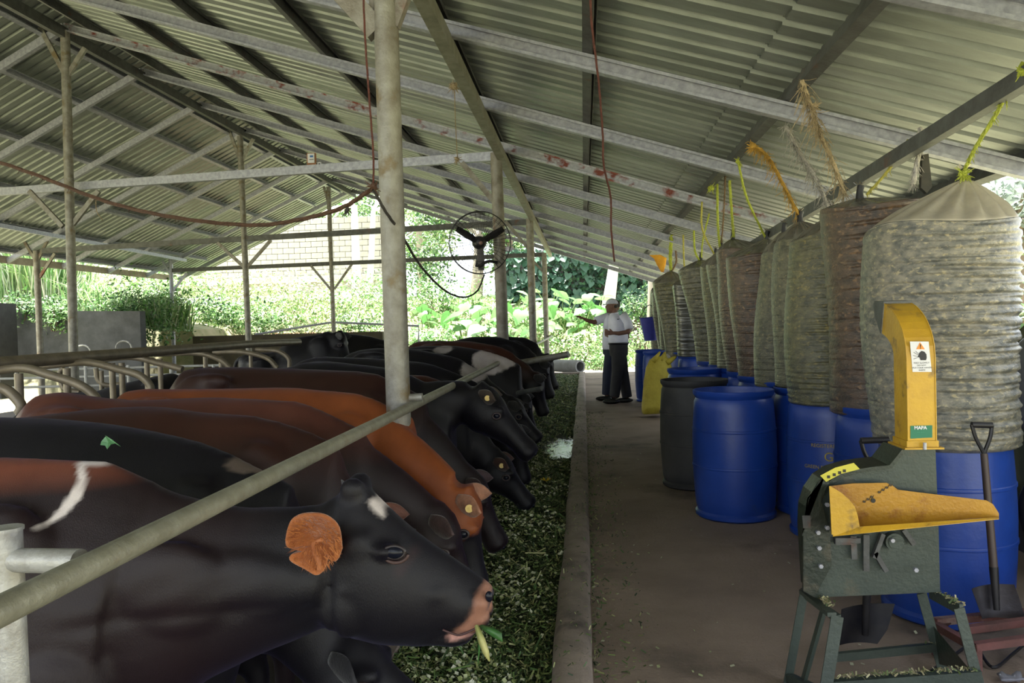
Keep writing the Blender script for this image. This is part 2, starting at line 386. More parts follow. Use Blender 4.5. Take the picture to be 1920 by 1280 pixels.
# outer ground and bank as height field
def hz(x, y):
    base = -.04; x /= S; y /= S
    t = min(max((y-18.2)/5.5, 0), 1); t = t*t*(3-2*t)
    amp = 2.5 if x < -1.0 else max(0.25, 2.5-(x+1.0)*.85)
    r = base+t*amp
    if x < -7.9 and 13.9 < y < 18.2: r = 1.6+.3*min(-8.8-x, 6)
    elif x < -7.6 and y >= 16.5: r = max(r, min(1.7, (y-16.5)*1.4)*min(1, (-7.6-x)*1.2)+base)
    return r+.08*math.sin(x*1.7+y)*t
gx = [q*S for q in [-60, -40, -25]+[-18+i*.6 for i in range(60)]+[20, 30, 45, 60]]; gy = [q*S for q in [-30, -15, -6, -2, 2, 6, 10, 13, 15]+[15.6+i*.55 for i in range(34)]+[36, 42, 55, 80]]
vs = []; fs = []
for yy in gy:
    for xx in gx:
        z = hz(xx, yy)
        if -12.2 < xx < 3.1 and yy < YE: z = -.6
        vs.append((xx, yy, z))
nx = len(gx)
for a in range(len(gy)-1):
    for b in range(nx-1): fs.append((a*nx+b, a*nx+b+1, (a+1)*nx+b+1, (a+1)*nx+b))
mb = MB().add(vs, fs); struct(mb.build('ground', grass_m, None, True))
slab('floor_apron', (-12.4, YE-.65, -.3), (4.8, YE+1.8, -.03), mat('pale_concrete', (.36, .32, .27), (.26, .23, .19), 2, .85, 0, .5, 40))
# red soil cut face under the bank
rings = []
for i in range(15):
    x = -11.2+i*.27; rings.append([(x, 23.7+.2*math.sin(i*.8), -.1), (x, 23.9+.15*math.sin(i*1.1), .6), (x, 24.4, 1.1+.1*math.sin(i)), (x, 25.6, 1.3), (x, 26, -.1)])
struct(MB().loft(rings).build('bank_face', soil_m, None, True))
# left grey retaining wall, with dark column at its left
a = P(18, 573, 13.2*S); b = P(262, 583, 13.8*S)
struct(MB().hexa([(a[0]-4, a[1], ZF-.2), (b[0], b[1], ZF-.2), (b[0], b[1]+.25, ZF-.2), (a[0]-4, a[1]+.25, ZF-.2), (a[0]-4, a[1], a[2]), (b[0], b[1], b[2]), (b[0], b[1]+.25, b[2]), (a[0]-4, a[1]+.25, a[2])]).build('wall_left', wallg))
c = P(-40, 572, 13.0*S); d = P(19, 572, 13.0*S)
struct(MB().box((c[0], 12.7*S, ZF), (d[0], 13.15*S, c[2]+.02)).build('wall_left_pier', mat('dark_wall', (.02, .02, .022), (.035, .035, .036), 5, .8)))
for (u, v) in ((155, 660), (232, 652)):
    ca = Vector(P(u, v, 13.3*S)); tag(MB().tube([ca+Vector((.2*math.cos(t), 0, .17*math.sin(t))) for t in np.linspace(0, math.pi, 9)], .02, 8).build('lime_ring', mat('lime', (.5, .5, .5), (.2, .2, .2), 8, .9), None, True),
        'pale half-ring on the grey retaining wall, %s one' % ('left' if u < 200 else 'right'), 'wall fixture')
# low olive wall behind cows
a = P(363, 634, 21.0); b = P(718, 620, 21.0)
struct(MB().box((a[0], 20.95, ZF), (b[0], 21.15, (a[2]+b[2])/2+.02)).build('wall_back', mat('olive_wall', (.075, .06, .03), (.05, .04, .022), 4, .8)))
pipe('hand_rail', 'thin bent pipe handrail at the gable end', 'railing', [P(478, 627, 21.5), P(622, 604, 21.5), P(785, 611, 21.5), P(785, 645, 21.5)], .03, galv)
# culvert pipe
cu = empty('culvert_pipe', (0, 20.6, 0)); ca = Vector(P(1088, 687, 20.6)); ca.z = max(ca.z, .13)
cm = mat('culvert', (.30, .30, .30), (.22, .22, .21), 5, .8)
L_ = Vector((-1.0, 1.1, 0)).normalized()
ORG[cu.name] = ca.copy(); cu.location = ca; tag(cu, 'grey concrete culvert pipe lying beyond the end of the trough', 'pipe')
rings = []
for (t, r) in ((1.2, .001), (1.2, .20), (0, .20), (0, .15), (1.1, .15), (1.1, .001)):
    rings.append([ca+L_*t+(Vector((L_.y, -L_.x, 0))*math.cos(a)+Vector((0, 0, 1))*math.sin(a))*r*.85 for a in np.linspace(0, 2*math.pi, 25)[:-1]])
MB().loft(rings, cap=False).build('pipe', cm, cu, True)
# cement block wall on the terrace
BY = 27*S; bw = struct(empty('wall_terrace', (-13, BY, 3.4)))
bm_ = mat('block', (.50, .48, .44), (.40, .38, .34), 3, .9, 0, .4, 30)
bx0 = MB().box((-.27, -.1, -.128), (.27, .1, .128)).build('brick', bm_, None, bevel=.012); bx0.parent = bw
a = P(335, 520, BY); b = P(735, 512, BY)
first = True; zb_ = a[2]
for r in range(10):
    xx = a[0]-4.4+(.277 if r % 2 else 0); 
    while xx < b[0]+.3:
        o = bx0 if first else bx0.copy()
        if not first: COL.objects.link(o)
        o.location = Vector((xx+13, (random.random()-.5)*.02, zb_+r*.27-3.4)); first = False; xx += .554
MB().box((a[0]-4.8, BY+.08, zb_-1), (b[0]+.5, BY+.2, zb_+2.6)).build('mortar', mat('mortar', (.3, .29, .27), None), bw)
MB().box((a[0]-4.8, BY-.2, zb_-.45), (b[0]+.5, BY+.3, zb_-.14)).build('footing', bm_, bw)
# ================================================================== COWS
def ring(c, n, side, hu, hd, wd, N=28, k=.22):
    """ring around centre c; n = up direction, side = lateral; hu/hd extents up and down"""
    out = []
    for i in range(N):
        a = 2*math.pi*i/N; s, co = math.sin(a), math.cos(a)
        h = hu if s > 0 else hd
        wx = wd*(1-k*max(s, 0)**2)
        e = abs(co)**.85*(1 if co > 0 else -1)
        out.append(Vector(c)+Vector(n)*s*h+Vector(side)*e*wx)
    return out
SIDE = Vector((0, 1, 0))
def fuse(mb, name, mat_, parent, voxel, smooth=4, colf=None, dispf=None):
    me = bpy.data.meshes.new('tmp'); org = ORG[parent.name]
    me.from_pydata([(x-org.x, y-org.y, z-org.z) for x, y, z in mb.v], [], mb.f)
    bm = bmesh.new(); bm.from_mesh(me); bmesh.ops.recalc_face_normals(bm, faces=bm.faces); bm.to_mesh(me); bm.free()
    t = bpy.data.objects.new('tmp', me); COL.objects.link(t)
    r = t.modifiers.new('r', 'REMESH'); r.mode = 'VOXEL'; r.voxel_size = voxel
    s = t.modifiers.new('s', 'SMOOTH'); s.factor = .6; s.iterations = smooth
    dg = bpy.context.evaluated_depsgraph_get(); dg.update()
    nm = bpy.data.meshes.new_from_object(t.evaluated_get(dg)); bpy.data.objects.remove(t); bpy.data.meshes.remove(me)
    nm.name = name; nm.materials.clear(); nm.materials.append(mat_)
    nm.polygons.foreach_set('use_smooth', [True]*len(nm.polygons))
    if dispf:
        n = len(nm.vertices); co = np.empty(n*3); nm.vertices.foreach_get('co', co); co = co.reshape(-1, 3); no_ = np.empty(n*3); nm.vertices.foreach_get('normal', no_)
        co = co+no_.reshape(-1, 3)*dispf(co+np.array(org)).reshape(-1, 1); nm.vertices.foreach_set('co', co.ravel()); nm.update()
    if colf:
        n = len(nm.vertices); co = np.empty(n*3); nm.vertices.foreach_get('co', co); co = co.reshape(-1, 3)+np.array(org)
        ca = nm.color_attributes.new('coat', 'FLOAT_COLOR', 'POINT'); c4 = np.ones((n, 4)); c4[:, :3] = colf(co); ca.data.foreach_set('color', c4.ravel())
    o = bpy.data.objects.new(name, nm); COL.objects.link(o); o.parent = parent; ORG[o.name] = org.copy()
    return o
coat_m = mat('cow_coat', (0, 0, 0), (.7, .66, .66), 5, .47, 0, .25, 420, attr='coat', spec=.3, sheen=.06, sht=(.45, .42, .95, 1), stretch=(1, 1, .35))
eye_m = mat('eye', (.006, .007, .014), None, rough=.22, coat=0, spec=.25)
lid_m = mat('lid', (.045, .03, .03), (.03, .02, .02), 40, .5)
tagy = mat('ear_tag', (.75, .55, .18), (.6, .42, .12), 20, .5)
hoof_m = mat('hoof', (.04, .035, .03), None, rough=.6)
def npn(co, f, s=0):  # cheap smooth noise
    x, y, z = co.T
    return (np.sin(x*f+1.3*np.sin(z*f*.7+s))+np.sin(z*f*1.3+s+np.sin(y*f*.9))+np.sin(y*f*1.1+x*f*.6+s*2))/3
BLACK, DBROWN, BROWN, ORANGE, WHITE = (np.array(c) for c in ((.0048, .004, .0068), (.014, .007, .0085), (.095, .030, .017), (.23, .062, .016), (.62, .56, .54)))
def lerp(a, b, t): t = np.clip(t, 0, 1).reshape(-1, 1); return a*(1-t)+b*t
def coat(base, top=None, patches=(), zt=1.0, wt=.25, muzzle=None):
    def f(co):
        c = np.tile(base, (len(co), 1))
        if top is not None: c = lerp(c, top, (co[:, 2]-zt+.06*npn(co, 7))/wt+.5)
        for (p, r, colr) in patches:
            d = np.linalg.norm((co-np.array(p))/np.array(r), axis=1)+.14*npn(co, 23)+.05*npn(co, 70, 1)
            c = lerp(c, colr, (1-d)*12)
        return c
    return f
def legs(mb, x0, x1, Y, zb, zf, W):
    for s in (-1, 1):
        y = Y+s*W*.55
        mb.tube([(x1-.05, y, zb-.5), (x1-.08, y, zb-.72), (x1-.03, y, zf+.36), (x1-.04, y, zf+.12), (x1-.02, y, zf+.02)], [.11, .075, .045, .032, .045], 12)
        mb.tube([(x0+.32, y, zb-.3), (x0+.40, y, zb-.62), (x0+.14, y, zf+.46), (x0+.2, y, zf+.14), (x0+.22, y, zf+.02)], [.17, .12, .05, .034, .046], 12)
def ear(parent, base, tip, upv, wdt, m, tagged=False, inner=None, cup=.35):
    b = Vector(base); t = Vector(tip); d = t-b; L = d.length; d.normalize(); u = Vector(upv); u = (u-d*u.dot(d)).normalized(); s = d.cross(u)
    rings = []; 
    for i in range(9):
        q = i/8; wv = wdt*(.42+.58*math.sin(min(q*1.6+.25, 1.57)))*(1-q**3.2)+.002
        rr = []
        for k in range(14):
            a = 2*math.pi*k/14; yy = math.cos(a)*wv
            zz = math.sin(a)*.007-cup*(yy*yy)/max(wdt, .01)
            rr.append(b+d*L*q+u*yy+s*zz)
        rings.append(rr)
    o = MB().loft(rings).build('ear', m, parent, 'all')
    if tagged:
        c = b+d*L*.55+Vector((0, -.014, 0)); MB().tube([c, c+Vector((.001, -.006, .001))], .0165, 14).tube([c+Vector((0, -.005, 0)), c+Vector((0, -.009, 0))], .006, 8).build('ear_tag', tagy, o)
    return o
def eye(parent, c, r=.021, s=-1):
    c = Vector(c); o = MB().ball(c, r, 8).build('eye', eye_m, parent, 'all')
    pts = [c+Vector((1.25*r*math.cos(a), s*r*.45, .95*r*math.sin(a))) for a in np.linspace(0, 2*math.pi, 17)[:-1]]
    MB().tube(pts+[pts[0]], r*.3, 8, False).build('eyelid', lid_m, o, 'all')
EARM = {}
def earmat(c):
    k = tuple(np.round(c, 3))
    if k not in EARM: EARM[k] = mat('ear_%d' % len(EARM), tuple(float(v) for v in c), tuple(float(v)*.6 for v in c), 30, .6, 0, .4, 120, sheen=.3)
    return EARM[k]
def cow(label, Y, top, poll, nose, base, topc=None, patches=(), W=.235, zf=ZF, earc=None, tags=False, D=None, voxel=.022, headlen=.43, bend=0, lie=False, zt=None, hw=1.0):
    T = sorted([P(u, v, Y) for u, v in top], key=lambda p: p[0])
    tx = [p[0] for p in T]; tz = [p[2] for p in T]
    x0, x1 = tx[0], tx[-1]
    if x1-x0 < .9: x0 = x1-1.2; tx = [x0]+tx; tz = [tz[0]]+tz
    zb = tz[-1]; Hh = zb-zf
    root = empty('cow', ((x0+x1)/2, Y, zf)); tag(root, label, 'cow', 'cows feeding at the trough')
    D = D or .60*Hh; n = 16; mb = MB(); rings = []
    for i in range(n+1):
        t = i/n; x = x0+(x1-x0+.16)*t; zt_ = float(np.interp(x, tx, tz))-max(0, x-x1)*.5
        dd = D*float(np.interp(t, [0, .04, .12, .3, .6, .85, 1], [.22, .45, .72, .95, 1.08, 1.0, .82]))
        ww = W*float(np.interp(t, [0, .04, .14, .3, .6, .8, .92, 1], [.22, .55, .88, .96, 1.12, .92, .72, .6]))
        kk = float(np.interp(t, [0, .15, .3, .6, .85, 1], [.3, .15, .3, .35, .55, .6]))
        drop = .05*max(0, 1-t/.08)
        rings.append(ring((x, Y, zt_-drop-dd*.45), (0, 0, 1), SIDE, dd*.45, dd*.55, ww, k=kk))
    mb.loft(rings)
    for s in (-1, 1):   # hook bones, thigh, shoulder
        xh = x0+.34; zz = float(np.interp(xh, tx, tz))
        mb.ball((xh, Y+s*W*.72, zz-.07), (.10, .055, .05), 8)
        mb.ball((x0+.26, Y+s*W*.6, zz-.30), (.22, .11, .28), 8)
        mb.ball((x1-.12, Y+s*W*.5, zb-.30), (.17, .085, .27), 8)
    if not lie: legs(mb, x0, x1, Y, zb, zf, W)
    if poll:
        po = Vector(P(*poll, Y+bend)); no = Vector(P(*nose, Y+bend)); ax = (no-po).normalized(); no = po+ax*headlen; up = SIDE.cross(ax)*1
        up = Vector((-ax.z, 0, ax.x))
        c0 = Vector((x1-.10, Y, zb-.24)); c1 = po-up*.095-ax*.0
        nd = (c1-c0); Ln = nd.length; nd.normalize(); nu = Vector((-nd.z, 0, nd.x)).normalized(); rings = []
        for i in range(9):
            t = i/8; c = c0.lerp(c1, t)+nu*(.03*math.sin(t*math.pi))
            rings.append(ring(c, nu, SIDE, .235-(.235-.10)*t**.8, .30-(.30-.105)*t**.75, (W*.62)*(1-t)+.085*t, k=.45*(1-t)+.1))
        mb.loft(rings)
        hp = [(-.06, .03, -.17, .075), (0, .012, -.20, .088), (.12, .034, -.25, .112), (.30, .026, -.245, .122), (.42, .002, -.21, .104), (.62, -.012, -.165, .078), (.78, -.018, -.15, .072), (.9, -.012, -.155, .082), (.97, -.02, -.15, .078), (1.0, -.035, -.14, .062)]
        rings = []
        for (t, a, b, ww) in hp:
            c = po+ax*headlen*t; m_ = (a+b)/2
            rings.append(ring(c+up*m_, up, SIDE, (a-b)/2, (a-b)/2, ww*hw, k=.15))
        mb.loft(rings)
        for s in (-1, 1):
            mb.ball(po+ax*headlen*.33+up*-.03+Vector((0, s*.09*hw, 0)), (.05, .03, .03), 6)
            mb.ball(po+ax*headlen*.2+up*-.14+Vector((0, s*.06, 0)), (.07, .035, .07), 6)
    cf = coat(base, topc, [(P(u, v, Y+dy), r, c) for (u, v, dy, r, c) in patches], zt if zt else zb-.12, .3)
    fuse(mb, 'body', coat_m, root, voxel, 4, cf)
    if poll:
        em = earmat(earc if earc is not None else base*1.6+.01)
        for s in (-1, 1):
            bp = po+ax*.02-up*.055+Vector((0, s*.085, 0)); ear(root, bp, bp+Vector((.115, s*.10, -.025)) if ax.z < -.4 else bp+Vector((-.03, s*.13, -.05)), (0, 0, 1), .052, em, tags and s < 0)
            eye(root, po+ax*headlen*.36-up*.055+Vector((0, s*.104*hw, 0)), .019, s)
            MB().ball(po+ax*headlen*.985-up*.06+Vector((0, s*.03, 0)), (.014, .01, .012), 6).build('nostril', eye_m, root, 'all')
    MB().tube(crv([(x0+.02, Y, float(tz[0])-.07), (x0-.06, Y, tz[0]-.16), (x0-.07, Y, tz[0]-.5), (x0-.05, Y+.02, tz[0]-.85)], 5), [.03, .03, .028, .025, .024, .022, .02, .02, .018, .018, .018, .016, .016, .02, .03, .02], 8).build('tail', earmat(base*1.3+.004), root, 'all')
    return root

# hero cow -------------------------------------------------------------
HY = 2.0
hero = empty('cow', (-1.9, HY, ZF)); tag(hero, 'nearest dark brown cow chewing a leaf, rust-coloured ear, white stripe over withers', 'cow', 'cows feeding at the trough')
mb = MB()
def pring(tp, bt, wd, k=.2, Y=HY):
    a = Vector(P(*tp, Y)); b = Vector(P(*bt, Y)); c = (a+b)/2; n = (a-b).normalized(); h = (a-b).length/2
    return ring(c, n, SIDE, h, h, wd, 32, k)
zt0 = P(0, 857, HY)[2]; xw = P(200, 864, HY)[0]; rings = []
for (x, dz, dp, wd, k) in ((-3.02, -.12, .2, .08, .3), (-2.98, -.06, .34, .16, .3), (-2.85, -.02, .5, .23, .2), (-2.6, .0, .60, .26, .2), (-2.3, -.02, .70, .28, .3), (-2.0, -.03, .76, .31, .4), (-1.75, -.02, .78, .31, .5)):
    rings.append(ring((x, HY, zt0+dz-dp/2), (0, 0, 1), SIDE, dp/2, dp/2, wd, 32, k))
for a, b, wd, k in (((0, 856), (-60, 1420), .29, .55), ((95, 862), (60, 1430), .265, .6), ((200, 866), (150, 1420), .235, .62), ((290, 905), (240, 1375), .20, .55)):
    rings.append(pring(a, b, wd, k))
mb.loft(rings)
mb.loft([pring(a, b, wd, k) for a, b, wd, k in (
    ((150, 880), (120, 1390), .18, .5), ((260, 895), (240, 1350), .165, .5), ((330, 925), (330, 1312), .15, .45), ((400, 943), (400, 1268), .14, .4), ((470, 952), (470, 1232), .13, .35),
    ((540, 950), (540, 1203), .118, .3), ((600, 946), (590, 1182), .105, .25), ((635, 925), (612, 1172), .095, .2), ((665, 905), (640, 1175), .085, .2))])
head = (((628, 930), (592, 1165), .075), ((650, 900), (612, 1172), .085), ((682, 905), (642, 1184), .097), ((712, 935), (676, 1194), .106), ((745, 968), (706, 1202), .108),
        ((780, 998), (742, 1205), .099), ((812, 1020), (775, 1203), .086), ((845, 1042), (808, 1196), .074), ((875, 1063), (835, 1188), .066), ((898, 1080), (858, 1182), .064),
        ((914, 1091), (878, 1180), .062), ((923, 1101), (894, 1176), .052), ((927, 1112), (905, 1168), .036))
mb.loft([pring(a, b, wd, .16) for a, b, wd in head])
# lower jaw and lip
mb.loft([pring(a, b, wd, 0) for a, b, wd in (((650, 1120), (660, 1192), .06), ((720, 1140), (725, 1204), .052), ((780, 1160), (780, 1208), .045), ((825, 1175), (825, 1206), .042), ((852, 1178), (850, 1209), .042), ((876, 1178), (874, 1206), .034), ((888, 1180), (888, 1196), .02))])
# poll knob, brow, cheek, nostril wing, throat cord, shoulder
def hb_(u, v, dy, r, n=8): mb.ball(P(u, v, HY)+np.array([0, dy, 0]), r, n)
for s in (-1, 1):
    hb_(668, 912, s*.035, (.035, .03, .032)); hb_(742, 1014, s*.092, (.042, .022, .018))
    hb_(660, 1120, s*.060, (.075, .042, .085)); hb_(800, 1100, s*.062, (.07, .022, .03)); hb_(903, 1118, s*.045, (.03, .024, .026)); hb_(905, 1150, s*.035, (.03, .024, .022))
    hb_(885, 1165, s*.038, (.04, .022, .018)); hb_(690, 1010, s*.085, (.045, .02, .045)); hb_(700, 1085, s*.088, (.085, .018, .02))
    hb_(90, 1080, s*.165, (.17, .09, .24)); hb_(170, 1230, s*.16, (.16, .10, .16)); hb_(350, 1080, s*.115, (.20, .05, .13))
    hb_(480, 1075, s*.095, (.22, .045, .09))
    mb.ball((-2.55, HY+s*.2, zt0-.08), (.1, .06, .05), 8); mb.ball((-2.75, HY+s*.16, zt0-.32), (.2, .1, .28), 8)
legs(mb, -3.0, -1.32, HY, zt0, ZF, .28)
def hero_col(co):
    c0_ = 0; n1 = npn(co, 6); n2 = npn(co, 19, 2); x, y, z = co.T
    c = np.tile(DBROWN*1.0, (len(co), 1))
    c = lerp(c, BLACK*1.15, (x+1.0)/.25+.3*n1)          # head and neck blacker
    c = lerp(c, BROWN*1.9, np.clip((z-(P(0, 905, HY)[2]))/.07+.4*n1+.15*n2, 0, 1)*np.clip((-1.05-x)/.16, 0, 1))
    def band(pts, c, colr, soft=60):
        # stripe along polyline in XZ with widths
        d = np.full(len(x), 9.)
        for (a, wa), (b, wb) in zip(pts[:-1], pts[1:]):
            A = P(a[0], a[1], HY-(a[2] if len(a) > 2 else .05))[[0, 2]]; B = P(b[0], b[1], HY-(b[2] if len(b) > 2 else .05))[[0, 2]]; ab = B-A; q = np.stack([x, z], 1)-A
            t = np.clip((q@ab)/(ab@ab), 0, 1); dd = np.linalg.norm(q-t[:, None]*ab, axis=1)-(wa+(wb-wa)*t)+np.where((y < HY-.25) & (x < -1), 1, 0); d = np.minimum(d, dd)
        return lerp(c, colr, .5-(d+.004*n2)*soft*2)
    c = band([((148, 864, .02), .008), ((205, 868, .02), .008)], c, WHITE*1.1)
    c = band([((152, 868, .02), .005), ((155, 900, .06), .010), ((141, 930, .09), .019), ((121, 956, .11), .015), ((100, 976, .12), .006)], c, WHITE*1.1)
    c = band([((700, 938, .02), .008), ((711, 948, .02), .010), ((722, 963, .02), .003)], c, WHITE)
    # muzzle
    pink = np.array([.36, .18, .12]); near = np.abs(y-HY)*0
    c = band([((916, 1096), .010), ((906, 1125), .022), ((902, 1150), .021), ((884, 1172), .015), ((858, 1186), .007)], c, pink, 45)
    c = band([((846, 1196), .008), ((880, 1192), .008)], c, np.array([.55, .30, .26]), 70)
    c = band([((924, 1118), .009), ((921, 1140), .008)], c, np.array([.06, .06, .07]), 60)
    c = band([((755, 1062), .010), ((775, 1035), .008)], c, DBROWN*1.8, 18)
    return c
def hero_disp(co):
    x, y, z = co.T
    neck = np.clip((x+1.35)/.15, 0, 1)*np.clip((-.70-x)/.1, 0, 1); low = np.clip((1.0-z)/.15, 0, 1)
    f = .0009*np.sin(38*x+8*np.sin(z*5)+3*np.sin(z*13))*neck*low
    f += .004*npn(co, 9, 1)*np.clip((-1.1-x)/.2, 0, 1)+.0007*npn(co, 34, 3)
    f -= .006*np.exp(-((z-(P(480, 1140, HY-.1)[2]+.05*(x+.95)))/.018)**2)*neck
    f -= .010*np.exp(-((x-P(612, 1100, HY-.1)[0]-.25*(z-.75)**2)/.014)**2)*np.clip((.98-z)/.1, 0, 1)
    return f
fuse(mb, 'body', coat_m, hero, .011, 4, hero_col, hero_disp)
# eye with lids
ec = Vector(P(740, 1035, HY-.10)); eo = MB().ball(ec, (.0235, .013, .0165), 12).build('eye', eye_m, hero, 'all')
lm = mat('hero_lid', (.022, .015, .018), (.02, .013, .014), 60, .45)
lid = []
for a in np.linspace(0, 2*math.pi, 25): lid.append(ec+Vector((.026*math.cos(a), -.001, .0165*math.sin(a)*(1 if math.sin(a) < 0 else .85)+.0015)))
MB().tube(lid, .0048, 8, False).build('eyelid', lm, eo, 'all')
MB().tube([ec+Vector((.033*math.cos(a), .006, .026*math.sin(a)-.002)) for a in np.linspace(math.pi*1.05, 2*math.pi*.97, 12)], .0045, 8).build('eyelid', mat('hero_lid2', (.06, .032, .03), (.06, .03, .025), 40, .6), eo, 'all')
MB().ball(Vector(P(917, 1118, HY-.052)), (.010, .008, .014), 8).build('nostril', eye_m, hero, 'all')
# mouth line
MB().tube(crv([P(905, 1170, HY-.05), P(885, 1181, HY-.058), P(862, 1190, HY-.058), P(845, 1186, HY-.06), P(830, 1180, HY-.062)], 4), .003, 8).build('mouth_line', mat('mouth', (.05, .02, .02)), hero, 'all')
# ears: near one seen from its open side
eh = mat('hero_ear', (.42, .13, .03), (.26, .07, .016), 16, .7, 0, .9, 60, sheen=.5)
EC = Vector(P(585, 1000, HY-.17))
def earblob():
    m2 = MB(); N = 26; rings = []
    # rim outline: drooping round ear, open face to the viewer
    out = [(640, 1030), (634, 990), (612, 968), (580, 962), (550, 970), (538, 995), (536, 1022), (552, 1030), (566, 1034), (545, 1040), (545, 1052), (570, 1066), (592, 1078), (606, 1070), (614, 1048), (630, 1052)]
    dep = [0, .04, .06, .065, .055, .05, .05, .05, .035, .055, .06, .06, .05, .03, .01, 0]
    rim = [Vector(P(u, v, HY-.11-d)) for (u, v), d in zip(out, dep)]
    rim = crv(rim+[rim[0]], 4)[:-1]
    c = Vector(P(600, 1022, HY-.10)); 
    for t, push in ((0.02, .010), (.3, .004), (.6, .002), (.9, 0), (1.0, 0)):
        rings.append([c.lerp(p, t)+Vector((0, push, 0)) for p in rim])
    back = []
    for t, push in ((1.0, .012), (.9, .026), (.6, .045), (.25, .055), (.02, .055)): back.append([c.lerp(p, t)+Vector((0, push, 0)) for p in rim])
    m2.loft(rings+back); return m2
MB_e = earblob(); eo_ = MB_e.build('ear', eh, hero, 'all', 'rust-orange round ear')
MB().tube(crv([P(606, 1010, 1.865), P(588, 1018, 1.855), P(590, 1036, 1.855), P(598, 1055, 1.85), P(598, 1068, 1.85)], 5), [.006]*21, 8).build('ear_fold', mat('ear_fold', (.45, .17, .07), (.33, .1, .03), 30, .7), eo_, 'all')
ear(hero, P(655, 930, HY+.08), P(648, 935, HY+.24), (0, 0, 1), .06, earmat(BLACK*2))
# hair: ear fringe
nf = 700; th = RNG.uniform(0, 2*math.pi, nf); uu = 588+46*np.cos(th)*RNG.uniform(.9, 1.12, nf); vv = 1018+52*np.sin(th)*RNG.uniform(.9, 1.1, nf)
pp_ = np.stack([uu, vv], 1); th2 = RNG.uniform(0, 6.283, 900); rr2 = RNG.random(900)**.5
uu2 = 590+46*np.cos(th2)*rr2; vv2 = 1016+50*np.sin(th2)*rr2; keep = ~((uu2 < 556) & (vv2 > 1032)); uu2, vv2 = uu2[keep], vv2[keep]
pts_ = np.array([P(a, b, HY-.165+.02*RNG.random()) for a, b in zip(uu2, vv2)]); nn_ = np.stack([np.full(len(uu2), .0), np.full(len(uu2), -1.), np.full(len(uu2), .2)], 1)
m2 = MB()
for (p, u_, v_) in zip(pts_, uu2, vv2):
    d = Vector(((u_-590)/46*.6+random.uniform(-.3, .3), -.35, -(v_-1010)/50*.6+random.uniform(-.4, .2))).normalized()*random.uniform(.010, .02); p = Vector(p); s_ = Vector((.0008, 0, .0008)); m2.add([p-s_, p+s_, p+d], [(0, 1, 2)])
o_ = m2.build('ear_hair', mat('ear_hair', (.52, .19, .05), (.34, .10, .025), 80, .8), eo_); o_['kind'] = 'stuff'
# fodder in the mouth
lg = mat('fresh_leaf', (.07, .20, .05), (.04, .12, .03), 20, .4, trans=.2); ly = mat('stalk', (.45, .42, .16), (.3, .32, .1), 20, .5)
o = tag(empty('fresh_stalk', P(895, 1180, 1.95)), 'green leaf and pale stalk hanging from the mouth of the nearest cow', 'leaf')
def blade(pts, ws, m, name):
    m2 = MB(); rr = []
    for p, w_ in zip(pts, ws): p = Vector(p); rr.append([p+Vector((-w_, 0, -w_*.4)), p+Vector((0, -.0012, .002)), p+Vector((w_, 0, w_*.4)), p+Vector((0, .0012, 0))])
    m2.loft(rr).build(name, m, o, 'all')
blade([P(902, 1172, 1.93), P(918, 1180, 1.91), P(932, 1190, 1.9), P(942, 1203, 1.9)], [.006, .012, .012, .001], lg, 'leaf')
blade([P(893, 1172, 1.93), P(903, 1200, 1.92), P(911, 1222, 1.91), P(918, 1240, 1.91)], [.005, .009, .008, .002], ly, 'stalk')
blade([P(898, 1185, 1.93), P(899, 1215, 1.93), P(896, 1245, 1.93)], [.002, .003, .001], lg, 'leaf')
# the rest of the herd --------------------------------------------------
cow('black cow second from the camera, green leaf on its back, dusty withers', 2.45, [(-330, 800), (-150, 772), (0, 782), (100, 784), (200, 794), (290, 808), (400, 834), (455, 862)], (640, 1185), (800, 1290), BLACK,
    patches=[(462, 872, 0, (.12, .06, .03), np.array([.13, .10, .08]))], voxel=.018)
cow('dark brown cow third from the camera, its head hidden behind the nearest head', 2.85, [(-200, 800), (-60, 790), (67, 779), (175, 765), (300, 760), (350, 770), (475, 778), (560, 798)], (705, 950), (805, 1090), DBROWN, BROWN*.5, earc=BROWN*1.5)
cow('red-backed dark cow with a small white spot near its rump, fourth from the camera', 3.2, [(35, 752), (60, 735), (100, 732), (180, 744), (240, 750), (400, 744), (480, 747), (570, 753), (618, 775)], (830, 950), (885, 1060), DBROWN, BROWN*1.5,
    patches=[(180, 765, -.18, (.03, .05, .014), WHITE)], zt=.98, earc=np.array([.07, .035, .035]))
cow('bright orange-brown cow eating with its head down, yellow ear tag', 3.55, [(203, 744), (240, 727), (300, 729), (420, 728), (540, 725), (600, 731), (680, 737), (712, 752)], (883, 918), (905, 1010), ORANGE, patches=[(905, 1045, -.22, (.2, .3, .145), BLACK)], voxel=.018, earc=np.array([.42, .19, .11]), tags=True, bend=-.22)
cow('dark brown cow behind the orange one, head down with a yellow tagged ear', 4.2, [(318, 712), (345, 689), (450, 687), (600, 692), (700, 697), (745, 718)], (890, 885), (935, 965), DBROWN*.8, BROWN*.35, earc=np.array([.05, .025, .03]), tags=True)
cow('big-headed black cow looking right with raised head behind the thick post', 4.75, [(540, 690), (560, 679), (620, 677), (720, 688), (780, 705), (800, 718)], (908, 722), (1012, 832), BLACK, earc=np.array([.05, .03, .02]), tags=True, headlen=.52, hw=1.15)
cow('reddish-backed cow just right of the thick post, head low with an ear tag', 5.35, [(560, 690), (640, 690), (760, 702), (800, 703), (835, 716)], (935, 848), (985, 905), BLACK, ORANGE*.5, earc=np.array([.08, .035, .025]), tags=True, zt=.98)
cow('black cow with head in the fodder, left of the wet patch', 5.95, [(545, 676), (600, 668), (700, 671), (800, 679), (860, 700)], (975, 800), (1000, 890), BLACK)
